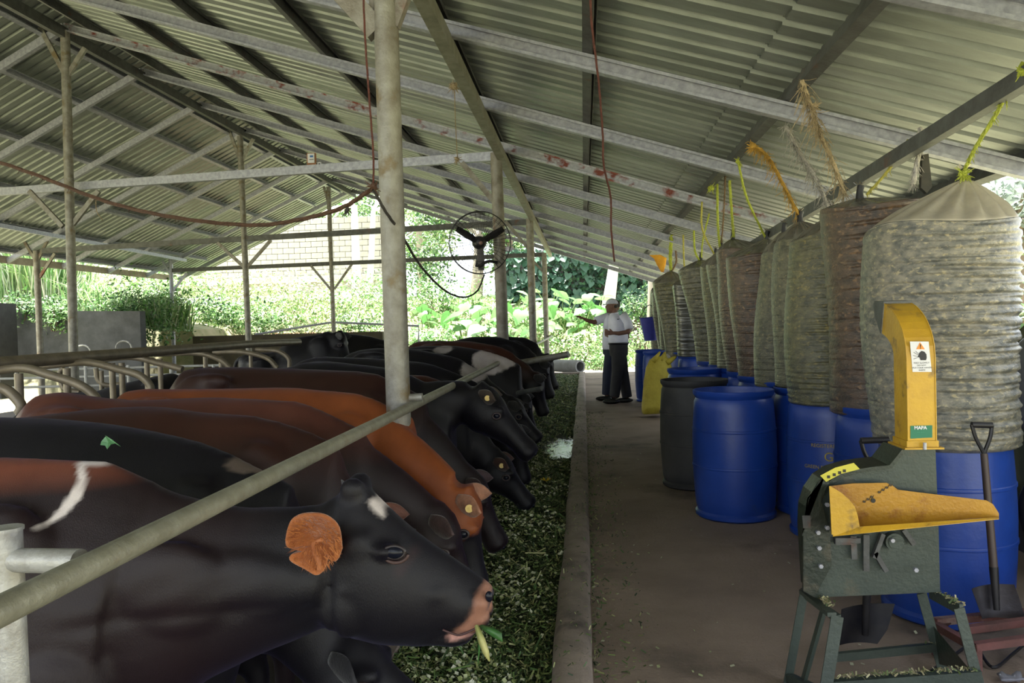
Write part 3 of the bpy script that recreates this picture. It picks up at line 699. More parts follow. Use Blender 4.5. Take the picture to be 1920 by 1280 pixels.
cow('black cow with a white cheek patch under the rail', 6.6, [(640, 662), (700, 652), (780, 654), (860, 670), (880, 684)], (960, 745), (1010, 800), BLACK, patches=[(890, 690, -.1, (.12, .3, .14), WHITE*.5)])
cow('black cow with a large creamy white shoulder patch', 7.3, [(740, 655), (790, 648), (850, 647), (910, 657), (945, 668)], (985, 735), (1010, 800), BLACK, patches=[(925, 672, -.1, (.2, .4, .15), WHITE*.75), (835, 655, 0, (.1, .3, .04), WHITE*.5)])
cow('reddish-brown backed cow near the far end of the row', 8.0, [(765, 640), (820, 638), (880, 639), (935, 648)], (1010, 700), (1030, 760), BLACK, BROWN*.6, zt=.95)
cow('black cow near the far end of the row, glossy back', 8.8, [(845, 640), (880, 631), (930, 630), (968, 640)], (1020, 675), (1045, 740), BLACK)
cow('farthest black cow in the row beside the end post', 9.7, [(880, 640), (930, 629), (985, 632)], (1028, 665), (1050, 720), BLACK)
cow('black cow standing in the cubicles far behind, ridge post between it and the peak', 9.6, [(518, 660), (545, 634), (590, 627), (620, 625)], (640, 622), (665, 680), BLACK)
cow('black cow seen from behind left of the thick post, low sun sheen on its back', 10.6, [(600, 640), (640, 624), (690, 629), (730, 640)], (790, 660), (820, 700), BLACK)
cow('black cow resting in the cubicles under the pipe loops at left', 6.4, [(175, 735), (215, 722), (290, 705), (325, 698)], None, None, BLACK, lie=True, D=.4)
# leaf scrap on second cow
o = tag(empty('leaf_scrap', P(205, 830, 2.2)), 'torn green leaf lying on the back of the black cow', 'leaf')
MB().add([P(190, 827, 2.232), P(198, 818, 2.232), P(210, 824, 2.236), P(216, 831, 2.232), P(208, 833, 2.232), P(201, 842, 2.226), P(197, 835, 2.226), P(188, 834, 2.226), P(203, 829, 2.226)], [(8, 0, 1), (8, 1, 2), (8, 2, 3), (8, 3, 4), (8, 4, 5), (8, 5, 6), (8, 6, 7), (8, 7, 0)]).prism([P(197, 816, 2.232), P(210, 824, 2.226), P(226, 837, 2.226), P(208, 826, 2.226)], (0, .002, 0)).build('leaf', mat('scrap', (.12, .32, .12), (.08, .2, .08), 30, .5), o)
# ================================================================== BARRELS
blue_m = mat('blue_plastic', (.012, .055, .33), (.010, .040, .24), 3, .38, 0, .12, 40, c3=(.03, .05, .13), s3=2.2, t3=.62)
grey_m = mat('grey_plastic', (.045, .045, .047), (.03, .03, .032), 4, .6, 0, .2, 40, c3=(.08, .075, .07), s3=3, t3=.6)
rim_m = mat('dark_inside', (.008, .02, .06), (.01, .015, .03), 4, .6)
def barrel_mesh(name, m, R=.285, Hh=.88):
    prof = [(R*.90, 0), (R*.955, .012), (R*.96, .035), (R*.91, .05)]
    for z in np.linspace(.08, Hh-.08, 15):
        t = z/Hh; prof.append((R*(.915+.085*math.sin(math.pi*t)), z))
    prof += [(R*.90, Hh-.055), (R*.935, Hh-.04), (R*.96, Hh-.028), (R*.965, Hh-.004), (R*.95, Hh), (R*.925, Hh-.004), (R*.915, Hh-.03), (R*.88, Hh-.06), (R*.90, Hh-.4), (R*.88, .03), (R*.02, .03)]
    body = MB().lathe((0, 0, 0), prof, 48, True)
    hoops = []
    for z in (.36, .61):
        t = z/.88; r = R*(.915+.085*math.sin(math.pi*t)); hoops.append(MB().lathe((0, 0, 0), [(r-.004, z*Hh/.88-.012), (r+.004, z*Hh/.88-.007), (r+.005, z*Hh/.88), (r+.004, z*Hh/.88+.007), (r-.004, z*Hh/.88+.012)], 48, False))
    return body, hoops
PROTO = {}
def barrel(label, x, y, kind='blue', hoopz=True, group='plastic drums on the walkway'):
    m = blue_m if kind == 'blue' else grey_m
    o = empty('plastic_drum', (x, y, 0)); tag(o, label, 'barrel', group); o.rotation_euler.z = random.random()*6*0
    if kind not in PROTO:
        b, hs = barrel_mesh('shell', m); 
        c = [b.build('shell', m, None, True)]+[h.build('hoop', m, None, True) for h in hs]
        PROTO[kind] = c
    else: c = [q.copy() for q in PROTO[kind]]; [COL.objects.link(q) for q in c]
    for q in c: q.parent = o; ORG[q.name] = Vector((x, y, 0))
    return o
bag_m1 = mat('silage_green', (.15, .14, .085), (.045, .048, .03), 17, .34, 0, .6, 55, c3=(.27, .22, .11), s3=30, t3=.56, coat=.4, coatr=.18, detail=9, stretch=(1, 1, 1.6))
bag_m2 = mat('silage_brown', (.115, .07, .042), (.035, .024, .018), 17, .34, 0, .6, 55, c3=(.24, .14, .07), s3=26, t3=.555, coat=.4, coatr=.16, detail=9, stretch=(1, 1, 1.6))
bag_m3 = mat('silage_grey', (.27, .25, .195), (.085, .09, .085), 22, .36, 0, .6, 55, c3=(.42, .36, .22), s3=34, t3=.55, coat=.35, coatr=.2, detail=9, stretch=(1, 1, 1.6))
bag_m4 = mat('silage_olive', (.14, .13, .062), (.045, .048, .028), 17, .34, 0, .6, 55, c3=(.25, .20, .07), s3=25, t3=.55, coat=.4, coatr=.16, detail=9, stretch=(1, 1, 1.6))
film = mat('plastic_film', (.92, .86, .72), (.74, .68, .56), 6, .3, 0, .4, 24, coat=.5, trans=.6, c3=(.10, .10, .07), s3=26, t3=.67)
film2 = mat('plastic_film_dull', (.25, .23, .185), (.15, .14, .11), 6, .25, 0, .3, 20, coat=.7, trans=.15, c3=(.10, .08, .05), s3=12, t3=.6)
tape = mat('black_tape', (.012, .012, .014), (.02, .02, .022), 20, .5)
def bag(label, x, y, zb, zs, zt, rb, rt, m, lean=(0, 0), tie=(0, 0), seed=0, fm=None, tieh=.07, knot=True):
    """zb bottom, zs shoulder, zt tie height; rb/rt radii bottom/shoulder"""
    rg = np.random.default_rng(seed)
    o = empty('silage_bag', (x, y, zb)); tag(o, label, 'bag', 'hanging silage bags')
    nz, nt = 190, 72; ks = rg.uniform(70, 420, 9); ph = rg.uniform(0, 6.3, 9); kt = rg.integers(1, 5, 9); am = rg.uniform(.0012, .0030, 9)*(110/ks)**.8
    bt = rg.uniform(0, 6.3, 4)
    def R(z, a):
        t = (z-zb)/(zs-zb); r = rb+(rt-rb)*t
        r += .014*math.sin(t*5+bt[0]+1.2*math.sin(a+bt[1]))+.010*math.sin(2*a+bt[2]+3*t)
        amp = .35+.9*max(0, math.sin(a*1.0+2.6))**1.0*1.2
        w_ = sum(am[i]*math.sin(ks[i]*z+kt[i]*math.sin(a+ph[i])+ph[i]) for i in range(9))
        r += (w_-abs(w_)*.4)*amp
        return r
    def cen(z): t = (z-zb)/(zs-zb); return x+lean[0]*t, y+lean[1]*t
    rings = []
    rr = [(.3, -.0), (.8, .0), (.95, .01)]
    for q, dz in rr: rings.append([(x+R(zb, 6.283*k/nt)*q*math.cos(6.283*k/nt), y+R(zb, 6.283*k/nt)*q*math.sin(6.283*k/nt), zb-.02+dz) for k in range(nt)])
    for i in range(nz+1):
        z = zb+(zs-zb)*i/nz; cx, cy = cen(z); q = 1-max(0, (i/nz-.965)/.035)**2*.012
        rings.append([(cx+R(z, 6.283*k/nt)*q*math.cos(6.283*k/nt), cy+R(z, 6.283*k/nt)*q*math.sin(6.283*k/nt), z+.012*math.sin(3*6.283*k/nt+seed)*(i/nz)**8) for k in range(nt)])
    MB().loft(rings).build('filled_sleeve', m, o, 'all')
    # gathered neck: pleated cone
    Rz = [R(zs, 6.283*k/144) for k in range(144)]; rings = []; npl = 17; pa_ = .085; tx_, ty_ = x+tie[0], y+tie[1]; cx, cy = cen(zs)
    for i in range(22):
        t = i/21; z = zs-.004+(zt-zs+.004)*(t**.9); q = (1-t)
        g_ = (q**1.0*.90+.10*q**.4); r0_ = lambda k: Rz[k]*.99*g_+.018*(1-g_)
        rings.append([((cx*(1-t)+tx_*t)+(r0_(k)*(1+pa_*math.sin(npl*a+seed+2*math.sin(a))*min(1, t*3+.03))*(1)+.0)*math.cos(a), (cy*(1-t)+ty_*t)+r0_(k)*(1+pa_*math.sin(npl*a+seed+2*math.sin(a))*min(1, t*3+.03))*math.sin(a), z+.01*math.sin(3*a+seed)*(1-t)) for k, a in [(k, 6.283*k/144) for k in range(144)]])
    MB().loft(rings).build('gathered_neck', fm or film2, o, 'all')
    if knot:
        m2 = MB(); m2.tube([(tx_, ty_, zt-.012), (tx_, ty_, zt+tieh*.5), (tx_+.008, ty_, zt+tieh)], [.024, .018, .02], 10); m2.build('tie', tape, o, True)
        m2 = MB()
        for k in range(7):
            a = k*.9; m2.beam((tx_, ty_, zt+tieh-.005), (tx_+.03*math.cos(a), ty_+.03*math.sin(a), zt+tieh+.02), .008, .002)
        m2.build('tuft', fm or film2, o)
    return o
ROPES = {'lime': (.50, .56, .07), 'yellow': (.55, .50, .10), 'cream': (.55, .43, .26), 'white': (.55, .52, .48), 'orange': (.62, .36, .06), 'brown': (.25, .16, .09)}
def ropem(c): return mat('rope_'+c, ROPES[c], tuple(v*.6 for v in ROPES[c]), 60, .8, 0, .8, 200, trans=.0)
def rope(parent, pts, c, r=.008, fray=0, name='rope', frayr=.05):
    pts = crv(pts, 6); m2 = MB(); n = len(pts)
    for s in range(3):   # three twisted strands
        q = []
        for i, p in enumerate(pts):
            d, sx, up = fr(pts[min(i+1, n-1)]-pts[max(i-1, 0)]); a = i*.9+s*2.094; q.append(p+(sx*math.cos(a)+up*math.sin(a))*r*.45)
        m2.tube(q, r*.62, 6)
    rg = random.Random(len(m2.v)+int(fray))
    for i in range(fray):
        p = pts[rg.randrange(n)]; d = Vector((rg.uniform(-1, 1), rg.uniform(-.6, .6), rg.uniform(-1.6, .3)))*frayr*rg.uniform(.3, 1)
        mm = p+d*.5+Vector((0, 0, rg.uniform(-.3, .3)*frayr)); m2.tube([p, mm, p+d+Vector((0, 0, -.2*frayr))], [.0026, .002, .0012], 3)
    return m2.build(name, ropem(c), parent, 'all')
def knotball(parent, p, c, r=.025, n=30):
    m2 = MB(); rg = random.Random(int(abs(p[0]*1000)))
    for k in range(4): m2.ball(Vector(p)+Vector((rg.uniform(-.4, .4), rg.uniform(-.4, .4), rg.uniform(-.5, .5)))*r, r*.62, 5)
    for k in range(n):
        d = Vector((rg.uniform(-1, 1), rg.uniform(-1, 1), rg.uniform(-1.2, .8)))*r*rg.uniform(.8, 2.2); m2.tube([p, Vector(p)+d*.6, Vector(p)+d], [.004, .003, .0012], 3)
    m2.build('knot', ropem(c), parent)
BAGS = []
def B(label, u_left, vb, vs_, tie, Y, r, rt, m, lean_px=0, seed=1, fm=None, X=None, **k):
    a = P(u_left, vb, Y); x = a[0]+r if X is None else X; zb = a[2]; s = P(u_left, vs_, Y); t = P(*tie, Y)
    lx = -lean_px/FOC*Y
    o = bag(label, x, Y, zb, s[2], t[2], r, rt, m, (lx, 0), (t[0]-x, 0), seed, fm, **k); BAGS.append((o, x, Y)); return o
b1 = B('largest silage bag at far right, pale cone neck tied with lime rope', 1640, 828, 430, (1808, 338), 3.75, .305, .315, bag_m3, 8, 3, film, tieh=.05)
b2 = B('brown silage bag second from the right with an upright black taped neck', 1556, 772, 395, (1612, 372), 4.45, .275, .285, bag_m2, 12, 5, X=1.64)
b3 = B('olive green silage bag third from the right above the lettered blue drum', 1480, 752, 450, (1560, 405), 5.05, .265, .265, bag_m4, -4, 8)
b4 = B('narrow-looking green silage bag fourth from the right', 1453, 722, 455, (1500, 415), 5.7, .25, .25, bag_m1, -4, 9)
b5 = B('grey-green silage bag fifth from the right with a reddish leaf inside', 1418, 722, 478, (1470, 435), 6.3, .25, .255, bag_m1, -10, 10)
b6 = B('shiny brown silage bag with purple glints, sixth from the right', 1383, 710, 482, (1438, 448), 6.9, .255, .29, bag_m2, 10, 13)
b7 = B('brown silage bag under a yellow rope, seventh from the right', 1364, 698, 470, (1374, 448), 7.5, .25, .27, bag_m2, 16, 15)
b8 = B('slim dark silage bag eighth from the right', 1346, 690, 498, (1352, 468), 8.1, .24, .24, bag_m1, 14, 17)
b9 = B('slim olive silage bag ninth from the right', 1331, 686, 500, (1342, 478), 8.7, .24, .25, bag_m4, 12, 18)
b10 = B('round-topped dark green silage bag tenth from the right', 1307, 680, 505, (1314, 487), 9.5, .25, .29, bag_m1, 22, 20)
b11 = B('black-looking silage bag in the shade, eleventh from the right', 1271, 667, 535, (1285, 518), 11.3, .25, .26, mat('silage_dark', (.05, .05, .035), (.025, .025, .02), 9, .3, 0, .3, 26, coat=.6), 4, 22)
b12 = B('olive silage bag tied with a thick lime rope near the far end', 1250, 668, 530, (1258, 508), 12.4, .25, .29, bag_m4, 18, 24)
b13 = B('thin sliver of a silage bag left of the lime-roped one', 1240, 662, 545, (1250, 530), 13.4, .23, .24, bag_m1, 10, 26)
b14 = B('second far sliver of a silage bag', 1234, 660, 548, (1243, 534), 14.2, .23, .24, bag_m1, 9, 27)
b15 = B('farthest silage bag at the open end', 1222, 658, 545, (1233, 533), 15.0, .23, .23, bag_m4, 2, 28)
# ropes belong to their bags
rope(b1, [P(1918, 118, 3.2), P(1870, 210, 3.45), P(1830, 275, 3.6), P(1808, 320, 3.75)], 'lime', .009, 60, frayr=.03)
knotball(b1, P(1806, 326, 3.70), 'lime', .022, 60); knotball(b1, P(1916, 135, 3.15), 'lime', .016, 30)
rope(b2, [P(1503, 150, 4.2), P(1522, 205, 4.25), P(1532, 240, 4.3), P(1560, 300, 4.4), P(1583, 362, 4.45)], 'cream', .012, 260, frayr=.10)
knotball(b2, P(1527, 200, 4.25), 'cream', .02, 50)
rope(b2, [P(1703, 262, 4.45), P(1665, 320, 4.45), P(1625, 365, 4.45)], 'yellow', .008, 60, frayr=.03)
rope(b2, [P(1726, 240, 4.3), P(1722, 290, 4.3), P(1712, 345, 4.3)], 'white', .014, 140, frayr=.04)
m2 = MB(); m2.prism([P(1730, 290, 4.3), P(1741, 288, 4.3), P(1748, 350, 4.3), P(1738, 362, 4.3), P(1727, 352, 4.3)], (0, .03, 0)); m2.build('rag', mat('dark_rag', (.05, .045, .035), (.03, .03, .025), 20, .8), b2)
rope(b3, [P(1474, 238, 4.9), P(1502, 290, 5.0), P(1530, 335, 5.0), P(1556, 395, 5.05)], 'white', .013, 260, frayr=.09)
rope(b4, [P(1408, 268, 5.4), P(1440, 295, 5.5), P(1468, 345, 5.6), P(1497, 402, 5.7)], 'orange', .013, 200, frayr=.08)
knotball(b4, P(1412, 276, 5.4), 'orange', .025, 50)
rope(b6, [P(1384, 302, 6.5), P(1400, 370, 6.7), P(1435, 445, 6.9)], 'lime', .010, 40, frayr=.04); knotball(b6, P(1384, 302, 6.5), 'lime', .02, 30)
rope(b7, [P(1368, 338, 7.2), P(1372, 400, 7.3), P(1376, 446, 7.5)], 'lime', .012, 40, frayr=.05)
rope(b8, [P(1345, 345, 7.8), P(1346, 420, 8), P(1350, 466, 8.1)], 'lime', .012, 30, frayr=.04); knotball(b8, P(1333, 352, 7.8), 'lime', .03, 40)
rope(b8, [P(1360, 330, 7.7), P(1357, 400, 8), P(1352, 462, 8.1)], 'brown', .008, 60, frayr=.07)
rope(b9, [P(1316, 378, 8.5), P(1317, 430, 8.6), P(1340, 478, 8.7)], 'yellow', .010, 20, frayr=.04)
rope(b10, [P(1301, 432, 9.3), P(1303, 470, 9.4), P(1312, 489, 9.5)], 'lime', .012, 20); rope(b10, [P(1330, 400, 9.3), P(1318, 450, 9.4), P(1315, 486, 9.5)], 'lime', .010, 20)
rope(b11, [P(1281, 440, 11.2), P(1282, 480, 11.3), P(1284, 515, 11.3)], 'yellow', .012, 10)
rope(b12, [P(1259, 440, 12.2), P(1257, 480, 12.3), P(1258, 506, 12.4)], 'lime', .028, 30, frayr=.08); rope(b12, [P(1267, 470, 12.2), P(1268, 490, 12.3), P(1260, 508, 12.4)], 'brown', .014, 30, frayr=.08)
m2 = MB(); rr = []
for (u, v, w_) in ((1228, 478, .09), (1238, 484, .10), (1240, 496, .07), (1242, 510, .02)):
    c = Vector(P(u, v, 12.6)); rr.append([c+Vector((w_*math.cos(a), .03*math.sin(a), 0)) for a in np.linspace(0, 6.283, 9)[:-1]])
tag(m2.loft(rr).build('orange_rag', mat('orange_rag', (.75, .36, .02), (.6, .25, .01), 10, .7), None, True), 'bright orange rag hanging from the beam above the far bags', 'rag')
# ---- drums under the bags and free-standing
barrel('blue drum under the largest bag at right, chaff cutter in front of it', b1.location.x, 3.75)
bd2 = barrel('faded blue drum between the lettered drum and the yellow chute', b2.location.x, 4.42)
bd3 = barrel('blue drum with faded yellow lettering', b3.location.x+.01, 5.08)
for (bb, lb) in ((b4, 'dark blue drum in shade left of the lettered drum'), (b5, 'shaded blue drum behind the open front drum'), (b6, 'shaded blue drum top seen over the right half of the open front drum'), (b7, 'blue drum top below the seventh hanging bag'),
                 (b8, 'blue drum top below the eighth hanging bag'), (b9, 'blue drum top below the ninth hanging bag'), (b10, 'blue drum below the round-topped dark green bag'), (b11, 'blue drum below the black-looking bag'), (b12, 'blue drum below the lime-roped far bag')):
    barrel(lb, bb.location.x+.02, bb.location.y+.0)
barrel('bright blue drum standing free in the middle of the walkway edge', P(1379, 955, 5.58)[0], 5.58)
barrel('dark grey drum behind the bright blue one', P(1240, 900, 6.6)[0]+.285, 6.6, 'grey')
barrel('blue drum with its rim showing above the dark grey drum', 1.11, 8.1)
barrel('blue drum farthest along the walkway, beside the standing man', P(1191, 700, 13.6)[0]+.28, 13.6)
barrel('blue drum behind the yellow sack', P(1206, 700, 12.7)[0]+.28, 12.75)
# faded print on drum 3
ym = mat('yellow_print', (.48, .36, .06), (.30, .24, .05), 60, .6)
def wraptext(txt, size, parent, cx, cy, R, ang, z, m, name='print', squash=1.0):
    cu_ = bpy.data.curves.new('t', 'FONT'); cu_.body = txt; cu_.size = size; cu_.align_x = 'CENTER'; cu_.extrude = 0
    t = bpy.data.objects.new('t', cu_); COL.objects.link(t); dg = bpy.context.evaluated_depsgraph_get(); me = bpy.data.meshes.new_from_object(t.evaluated_get(dg)); bpy.data.objects.remove(t)
    bm = bmesh.new(); bm.from_mesh(me)
    for v in bm.verts:
        a = ang+v.co.x*squash/R; zz = z+v.co.y; r = R
        v.co = Vector((cx+r*math.cos(a), cy+r*math.sin(a), zz))-ORG[parent.name]
    bm.to_mesh(me); bm.free(); me.materials.clear(); me.materials.append(m)
    o = bpy.data.objects.new(name, me); COL.objects.link(o); o.parent = parent; ORG[o.name] = ORG[parent.name].copy(); return o
x3, y3 = b3.location.x+.01, 5.08; ang = math.atan2(-1, -.42)
for (t, s, z) in (('REGISTERED BY', .030, .585), ('G', .075, .505), ('GREEN EXPORTS LTD.', .030, .455), ('P.O. BOX 12 COLOMBO', .014, .425), ('SRI LANKA', .014, .403), ('INDUSTRIAL PACKAGING', .014, .370), ('NET WEIGHT 200 KG', .014, .350), ('HANDLE WITH CARE', .014, .325), ('THIS SIDE UP', .014, .305)):
    wraptext(t, s, bd3, x3, y3, .2895, ang, z, ym)
# ---- yellow sack
sk = empty('yellow_sack', (.98, 11.3, 0)); tag(sk, 'bulging yellow woven sack standing against the far blue drum', 'sack')
ysm = mat('yellow_sack', (.55, .46, .05), (.42, .33, .03), 6, .6, 0, .6, 30, c3=(.60, .60, .58), s3=4, t3=.62)
YS = 11.3
def psec(cx, cz, w_, d_, n=24, seed=0): return [Vector((cx+w_*math.cos(a)*(1+.05*math.sin(5*a+seed)), YS+d_*math.sin(a), cz+.01*math.sin(3*a+seed))) for a in [6.283*k/n for k in range(n)]]
prof = [((1204, 1245), 774), ((1203, 1252), 760), ((1204, 1257), 735), ((1207, 1260), 712), ((1212, 1260), 690), ((1219, 1257), 675), ((1230, 1250), 668)]
MB().loft([psec((P(a, v, YS)[0]+P(b, v, YS)[0])/2, max(P(a, v, YS)[2], .0), (P(b, v, YS)[0]-P(a, v, YS)[0])/2, .17*(1-i*.09), seed=i) for i, ((a, b), v) in enumerate(prof)]).build('sack_body', ysm, sk, 'all')
for pts in (((1224, 678), (1232, 668), (1238, 659)), ((1240, 676), (1246, 665), (1247, 659)), ((1250, 680), (1262, 672), (1268, 668))):
    MB().tube([P(u, v, YS-.05) for u, v in pts], [.05, .03, .012], 8).build('sack_ear', ysm, sk, 'all')
wb = MB().ball(P(1262, 672, 12.3), (.14, .08, .035), 8).ball(P(1250, 668, 12.3), (.09, .07, .04), 8)
tag(wb.build('white_sack', mat('white_sack', (.55, .52, .42), (.4, .38, .3), 8, .7), None, True), 'crumpled whitish sack lying on the drum behind the yellow sack', 'sack')
# ---- hanging blue bucket
bk = empty('blue_bucket', P(1222, 600, 14.6)); tag(bk, 'purplish blue bucket hanging tilted beside the farthest bags', 'bucket')
bkm = mat('bucket_blue', (.05, .06, .42), (.04, .05, .33), 5, .5)
a = Vector(P(1218, 594, 14.6)); b = Vector(P(1222, 638, 14.6)); d, sx, up = fr(b-a); rings = []
for t, r in ((0, .19), (.02, .20), (.04, .185), (1, .13), (1.0, .12), (.05, .165)): rings.append([a.lerp(b, t)+(sx*math.cos(q)+up*math.sin(q))*r for q in np.linspace(0, 6.283, 21)[:-1]])
MB().loft(rings, False).add([a.lerp(b, .98)+(sx*math.cos(q)+up*math.sin(q))*.13 for q in np.linspace(0, 6.283, 21)[:-1]], [tuple(range(20))]).build('bucket_body', bkm, bk, True)
MB().tube(crv([a+sx*.19, a+Vector((0, 0, .22)), a-sx*.19], 6), .008, 6).build('handle', dark_steel, bk, True)

# ================================================================== CHAFF CUTTER
gm = mat('green_paint', (.050, .066, .054), (.034, .047, .040), 5, .45, .1, .25, 60, c3=(.10, .085, .055), s3=4, t3=.6)
gd = mat('green_paint_dark', (.022, .034, .025), (.015, .022, .017), 5, .35, .1, .25, 60, c3=(.08, .07, .05), s3=6, t3=.6)
yp = mat('yellow_paint', (.56, .33, .02), (.42, .24, .02), 7, .42, .05, .2, 60, c3=(.17, .10, .03), s3=11, t3=.57)
yh = mat('yellow_hopper', (.42, .215, .010), (.34, .16, .01), 4, .35, .05, .2, 60, c3=(.16, .035, .01), s3=5, t3=.55)
mk = empty('chaff_cutter', (1.1, 2.9, 0)); tag(mk, 'green fodder chopping machine with yellow hopper and tall yellow curved chute', 'machine')
YM = 2.85
def plate(pts, Y, th, m, name, parent=mk, bev=0, label=None):
    return MB().prism([P(u, v, Y) for u, v in pts], (0, th, 0)).build(name, m, parent, bevel=bev, label=label)
arc = [(1520, 1000), (1522, 960), (1532, 930), (1550, 905), (1575, 889), (1610, 879), (1645, 874), (1668, 872), (1694, 842), (1754, 840), (1760, 990), (1763, 1110), (1527, 1120)]
plate(arc, YM, .014, gm, 'side_plate', bev=.002)
plate(arc, YM+.13, .012, gm, 'side_plate')
# drum rim band
rim = arc[:8]+[(1692, 842)]
rim_l = [(1527, 1120)]+rim
m2 = MB(); out = [Vector(P(u, v, YM-.015)) for u, v in rim_l]; inn = [Vector(P(u+(9 if i < 5 else 3), v+(0 if i < 3 else 7), YM-.015)) for i, (u, v) in enumerate(rim_l)]
for i in range(len(out)-1): m2.hexa([out[i], out[i+1], out[i+1]+Vector((0, .175, 0)), out[i]+Vector((0, .175, 0)), inn[i], inn[i+1], inn[i+1]+Vector((0, .175, 0)), inn[i]+Vector((0, .175, 0))])
m2.build('drum_rim', gd, mk)
plate([(1506, 1005), (1508, 970), (1516, 935), (1532, 905), (1550, 892), (1556, 905), (1540, 935), (1556, 1000), (1560, 1060), (1527, 1120), (1506, 1108)], YM-.03, .016, gd, 'guard_plate', bev=.002)
m2 = MB().prism([P(1506, 1005, YM-.03), P(1516, 935, YM-.03), P(1550, 892, YM-.03), P(1560, 886, YM+.1), P(1530, 920, YM+.1), P(1514, 1005, YM+.1)], (-.004, .0, .003)); m2.build('guard_side', gd, mk)
m2 = MB()
for (u, v) in ((1550, 945), (1533, 997), (1550, 988), (1535, 1026), (1716, 1067), (1538, 1060)): c = P(u, v, YM-.03); m2.tube([c, c+np.array([0, -.012, 0])], .008, 6)
m2.build('bolt', galv, mk)
MB().hexa([*(P(u, v, YM-.034) for u, v in ((1509, 968), (1514, 966), (1514, 990), (1509, 990))), *(P(u, v, YM-.055) for u, v in ((1504, 966), (1520, 966), (1520, 990), (1506, 990)))]).build('latch', dark_steel, mk)
# yellow label on rim
sy = mat('label_yellow', (.55, .50, .05), None, rough=.5); sb = mat('label_black', (.02, .02, .015))
l0, l1, l2 = P(1549, 903, YM-.032), P(1577, 888, YM-.032), P(1612, 879, YM-.032); dd = Vector((.0, .05, .006))
stk = MB().prism([l0, l1, l2, Vector(l2)+Vector((-.02, .0, .022)), Vector(l1)+Vector((-.02, 0, .022)), Vector(l0)+Vector((-.02, 0, .022))], (0, -.001, 0)).build('warning_label', sy, mk)
m2 = MB()
for t in (.15, .32, .48, .62): 
    p = Vector(l0).lerp(Vector(l2), t)+Vector((-.008, -.0015, .012)); m2.box(p-Vector((.006, .001, .006)), p+Vector((.004, 0, .004)))
m2.build('print', sb, stk)
# hopper
hp_back = [(1557, 911), (1600, 906), (1662, 905), (1672, 909), (1684, 918), (1740, 925), (1850, 938), (1862, 945), (1873, 962), (1873, 969), (1612, 987), (1560, 1000)]
hop = plate(hp_back, YM-.05, .004, yh, 'hopper_back')
plate([(1557, 911), (1578, 924), (1592, 936), (1603, 950), (1608, 965), (1612, 987), (1562, 1002)], YM-.22, .004, yp, 'hopper_cheek')
A, Bq, Cq, Dq = P(1562, 1002, YM-.22), P(1612, 987, YM-.22), P(1873, 970, YM-.10), P(1873, 968, YM-.05); E_ = P(1560, 1000, YM-.05)
m2 = MB().prism([A, Cq, Dq, E_], (0, 0, -.004)); m2.build('hopper_floor', yh, mk)
m2 = MB().prism([A, Bq, Cq, Vector(Cq)+Vector((0, 0, -.006)), Vector(A)+Vector((0, 0, -.006))], (0, .003, 0)); m2.build('hopper_lip', yp, mk)
MB().prism([P(1557, 911, YM-.22), P(1562, 1002, YM-.22), P(1560, 1000, YM-.05), P(1557, 911, YM-.05)], (-.004, 0, 0)).build('hopper_end', yp, mk)
dkm = mat('stamp', (.05, .03, .01)); m2 = MB(); 
for i, ch in enumerate('OIL GOLD'):
    if ch == ' ': continue
    c = P(1620+i*7, 940-i*4.4, YM-.052); m2.tube([c, c-np.array([0, .001, 0])], .0045, 6).beam(c+np.array([.004, 0, -.004]), c+np.array([.008, 0, .006]), .002, .001)
m2.build('print', dkm, hop); c = P(1637, 938, YM-.052); MB().tube([c, c-np.array([0, .002, 0])], .008, 12).build('hole', sb, hop)
# bearing, knives and lever under the hopper
c = P(1672, 1012, YM); MB().tube([c, c-np.array([0, .03, 0])], .031, 20).tube([c-np.array([0, .03, 0]), c-np.array([0, .034, 0])], .022, 20).build('bearing', gm, mk, True)
c = P(1672, 1012, YM-.034); MB().tube([c, c-np.array([0, .012, 0])], .007, 10).build('shaft_end', galv, mk, True)
for a, b, w_ in (((1693, 992), (1713, 1020), .016), ((1640, 1035), (1661, 1070), .015), ((1655, 1000), (1638, 1045), .014), ((1565, 1012), (1612, 1012), .018), ((1600, 1005), (1602, 1048), .006), ((1624, 1002), (1624, 1070), .008), ((1565, 1018), (1598, 1018), .006)):
    MB().beam(P(*a, YM-.02), P(*b, YM-.02), .02, w_).build('knife_arm', dark_steel, mk)
# chute
def duct():
    u0, u1 = 1702, 1755; pf = []
    for v in (842, 760, 670): pf.append((P(u0, v, YM)[2], YM))
    zc = P(u0, 670, YM)[2]; 
    for a in np.linspace(.2, 1.28, 8): pf.append((zc+.20*math.sin(a), YM+.20*(1-math.cos(a))*1.35))
    xL, xRr = P(u0, 800, YM)[0], P(u1, 800, YM)[0]; rings = []
    for i, (z, y_) in enumerate(pf):
        j = min(i+1, len(pf)-1); k_ = max(i-1, 0); t = Vector((0, pf[j][1]-pf[k_][1], pf[j][0]-pf[k_][0])).normalized(); nn = Vector((0, t.z, -t.y))
        p = Vector((0, y_, z)); q = p+nn*.115
        rings.append([Vector((xL, p.y, p.z)), Vector((xRr, p.y, p.z)), Vector((xRr, q.y, q.z)), Vector((xL, q.y, q.z))])
    return rings, pf, xL, xRr
dr, pf, xL, xRr = duct()
ch = MB().loft(dr).build('chute', yp, mk)
m2 = MB()
for xx in (xL, xRr):
    m2.tube([Vector((xx, y_-.001, z)) for z, y_ in pf], .0022, 5)
m2.build('seam', yp, ch)
e = dr[-1]; t = (Vector(e[0])-Vector(dr[-2][0])).normalized()
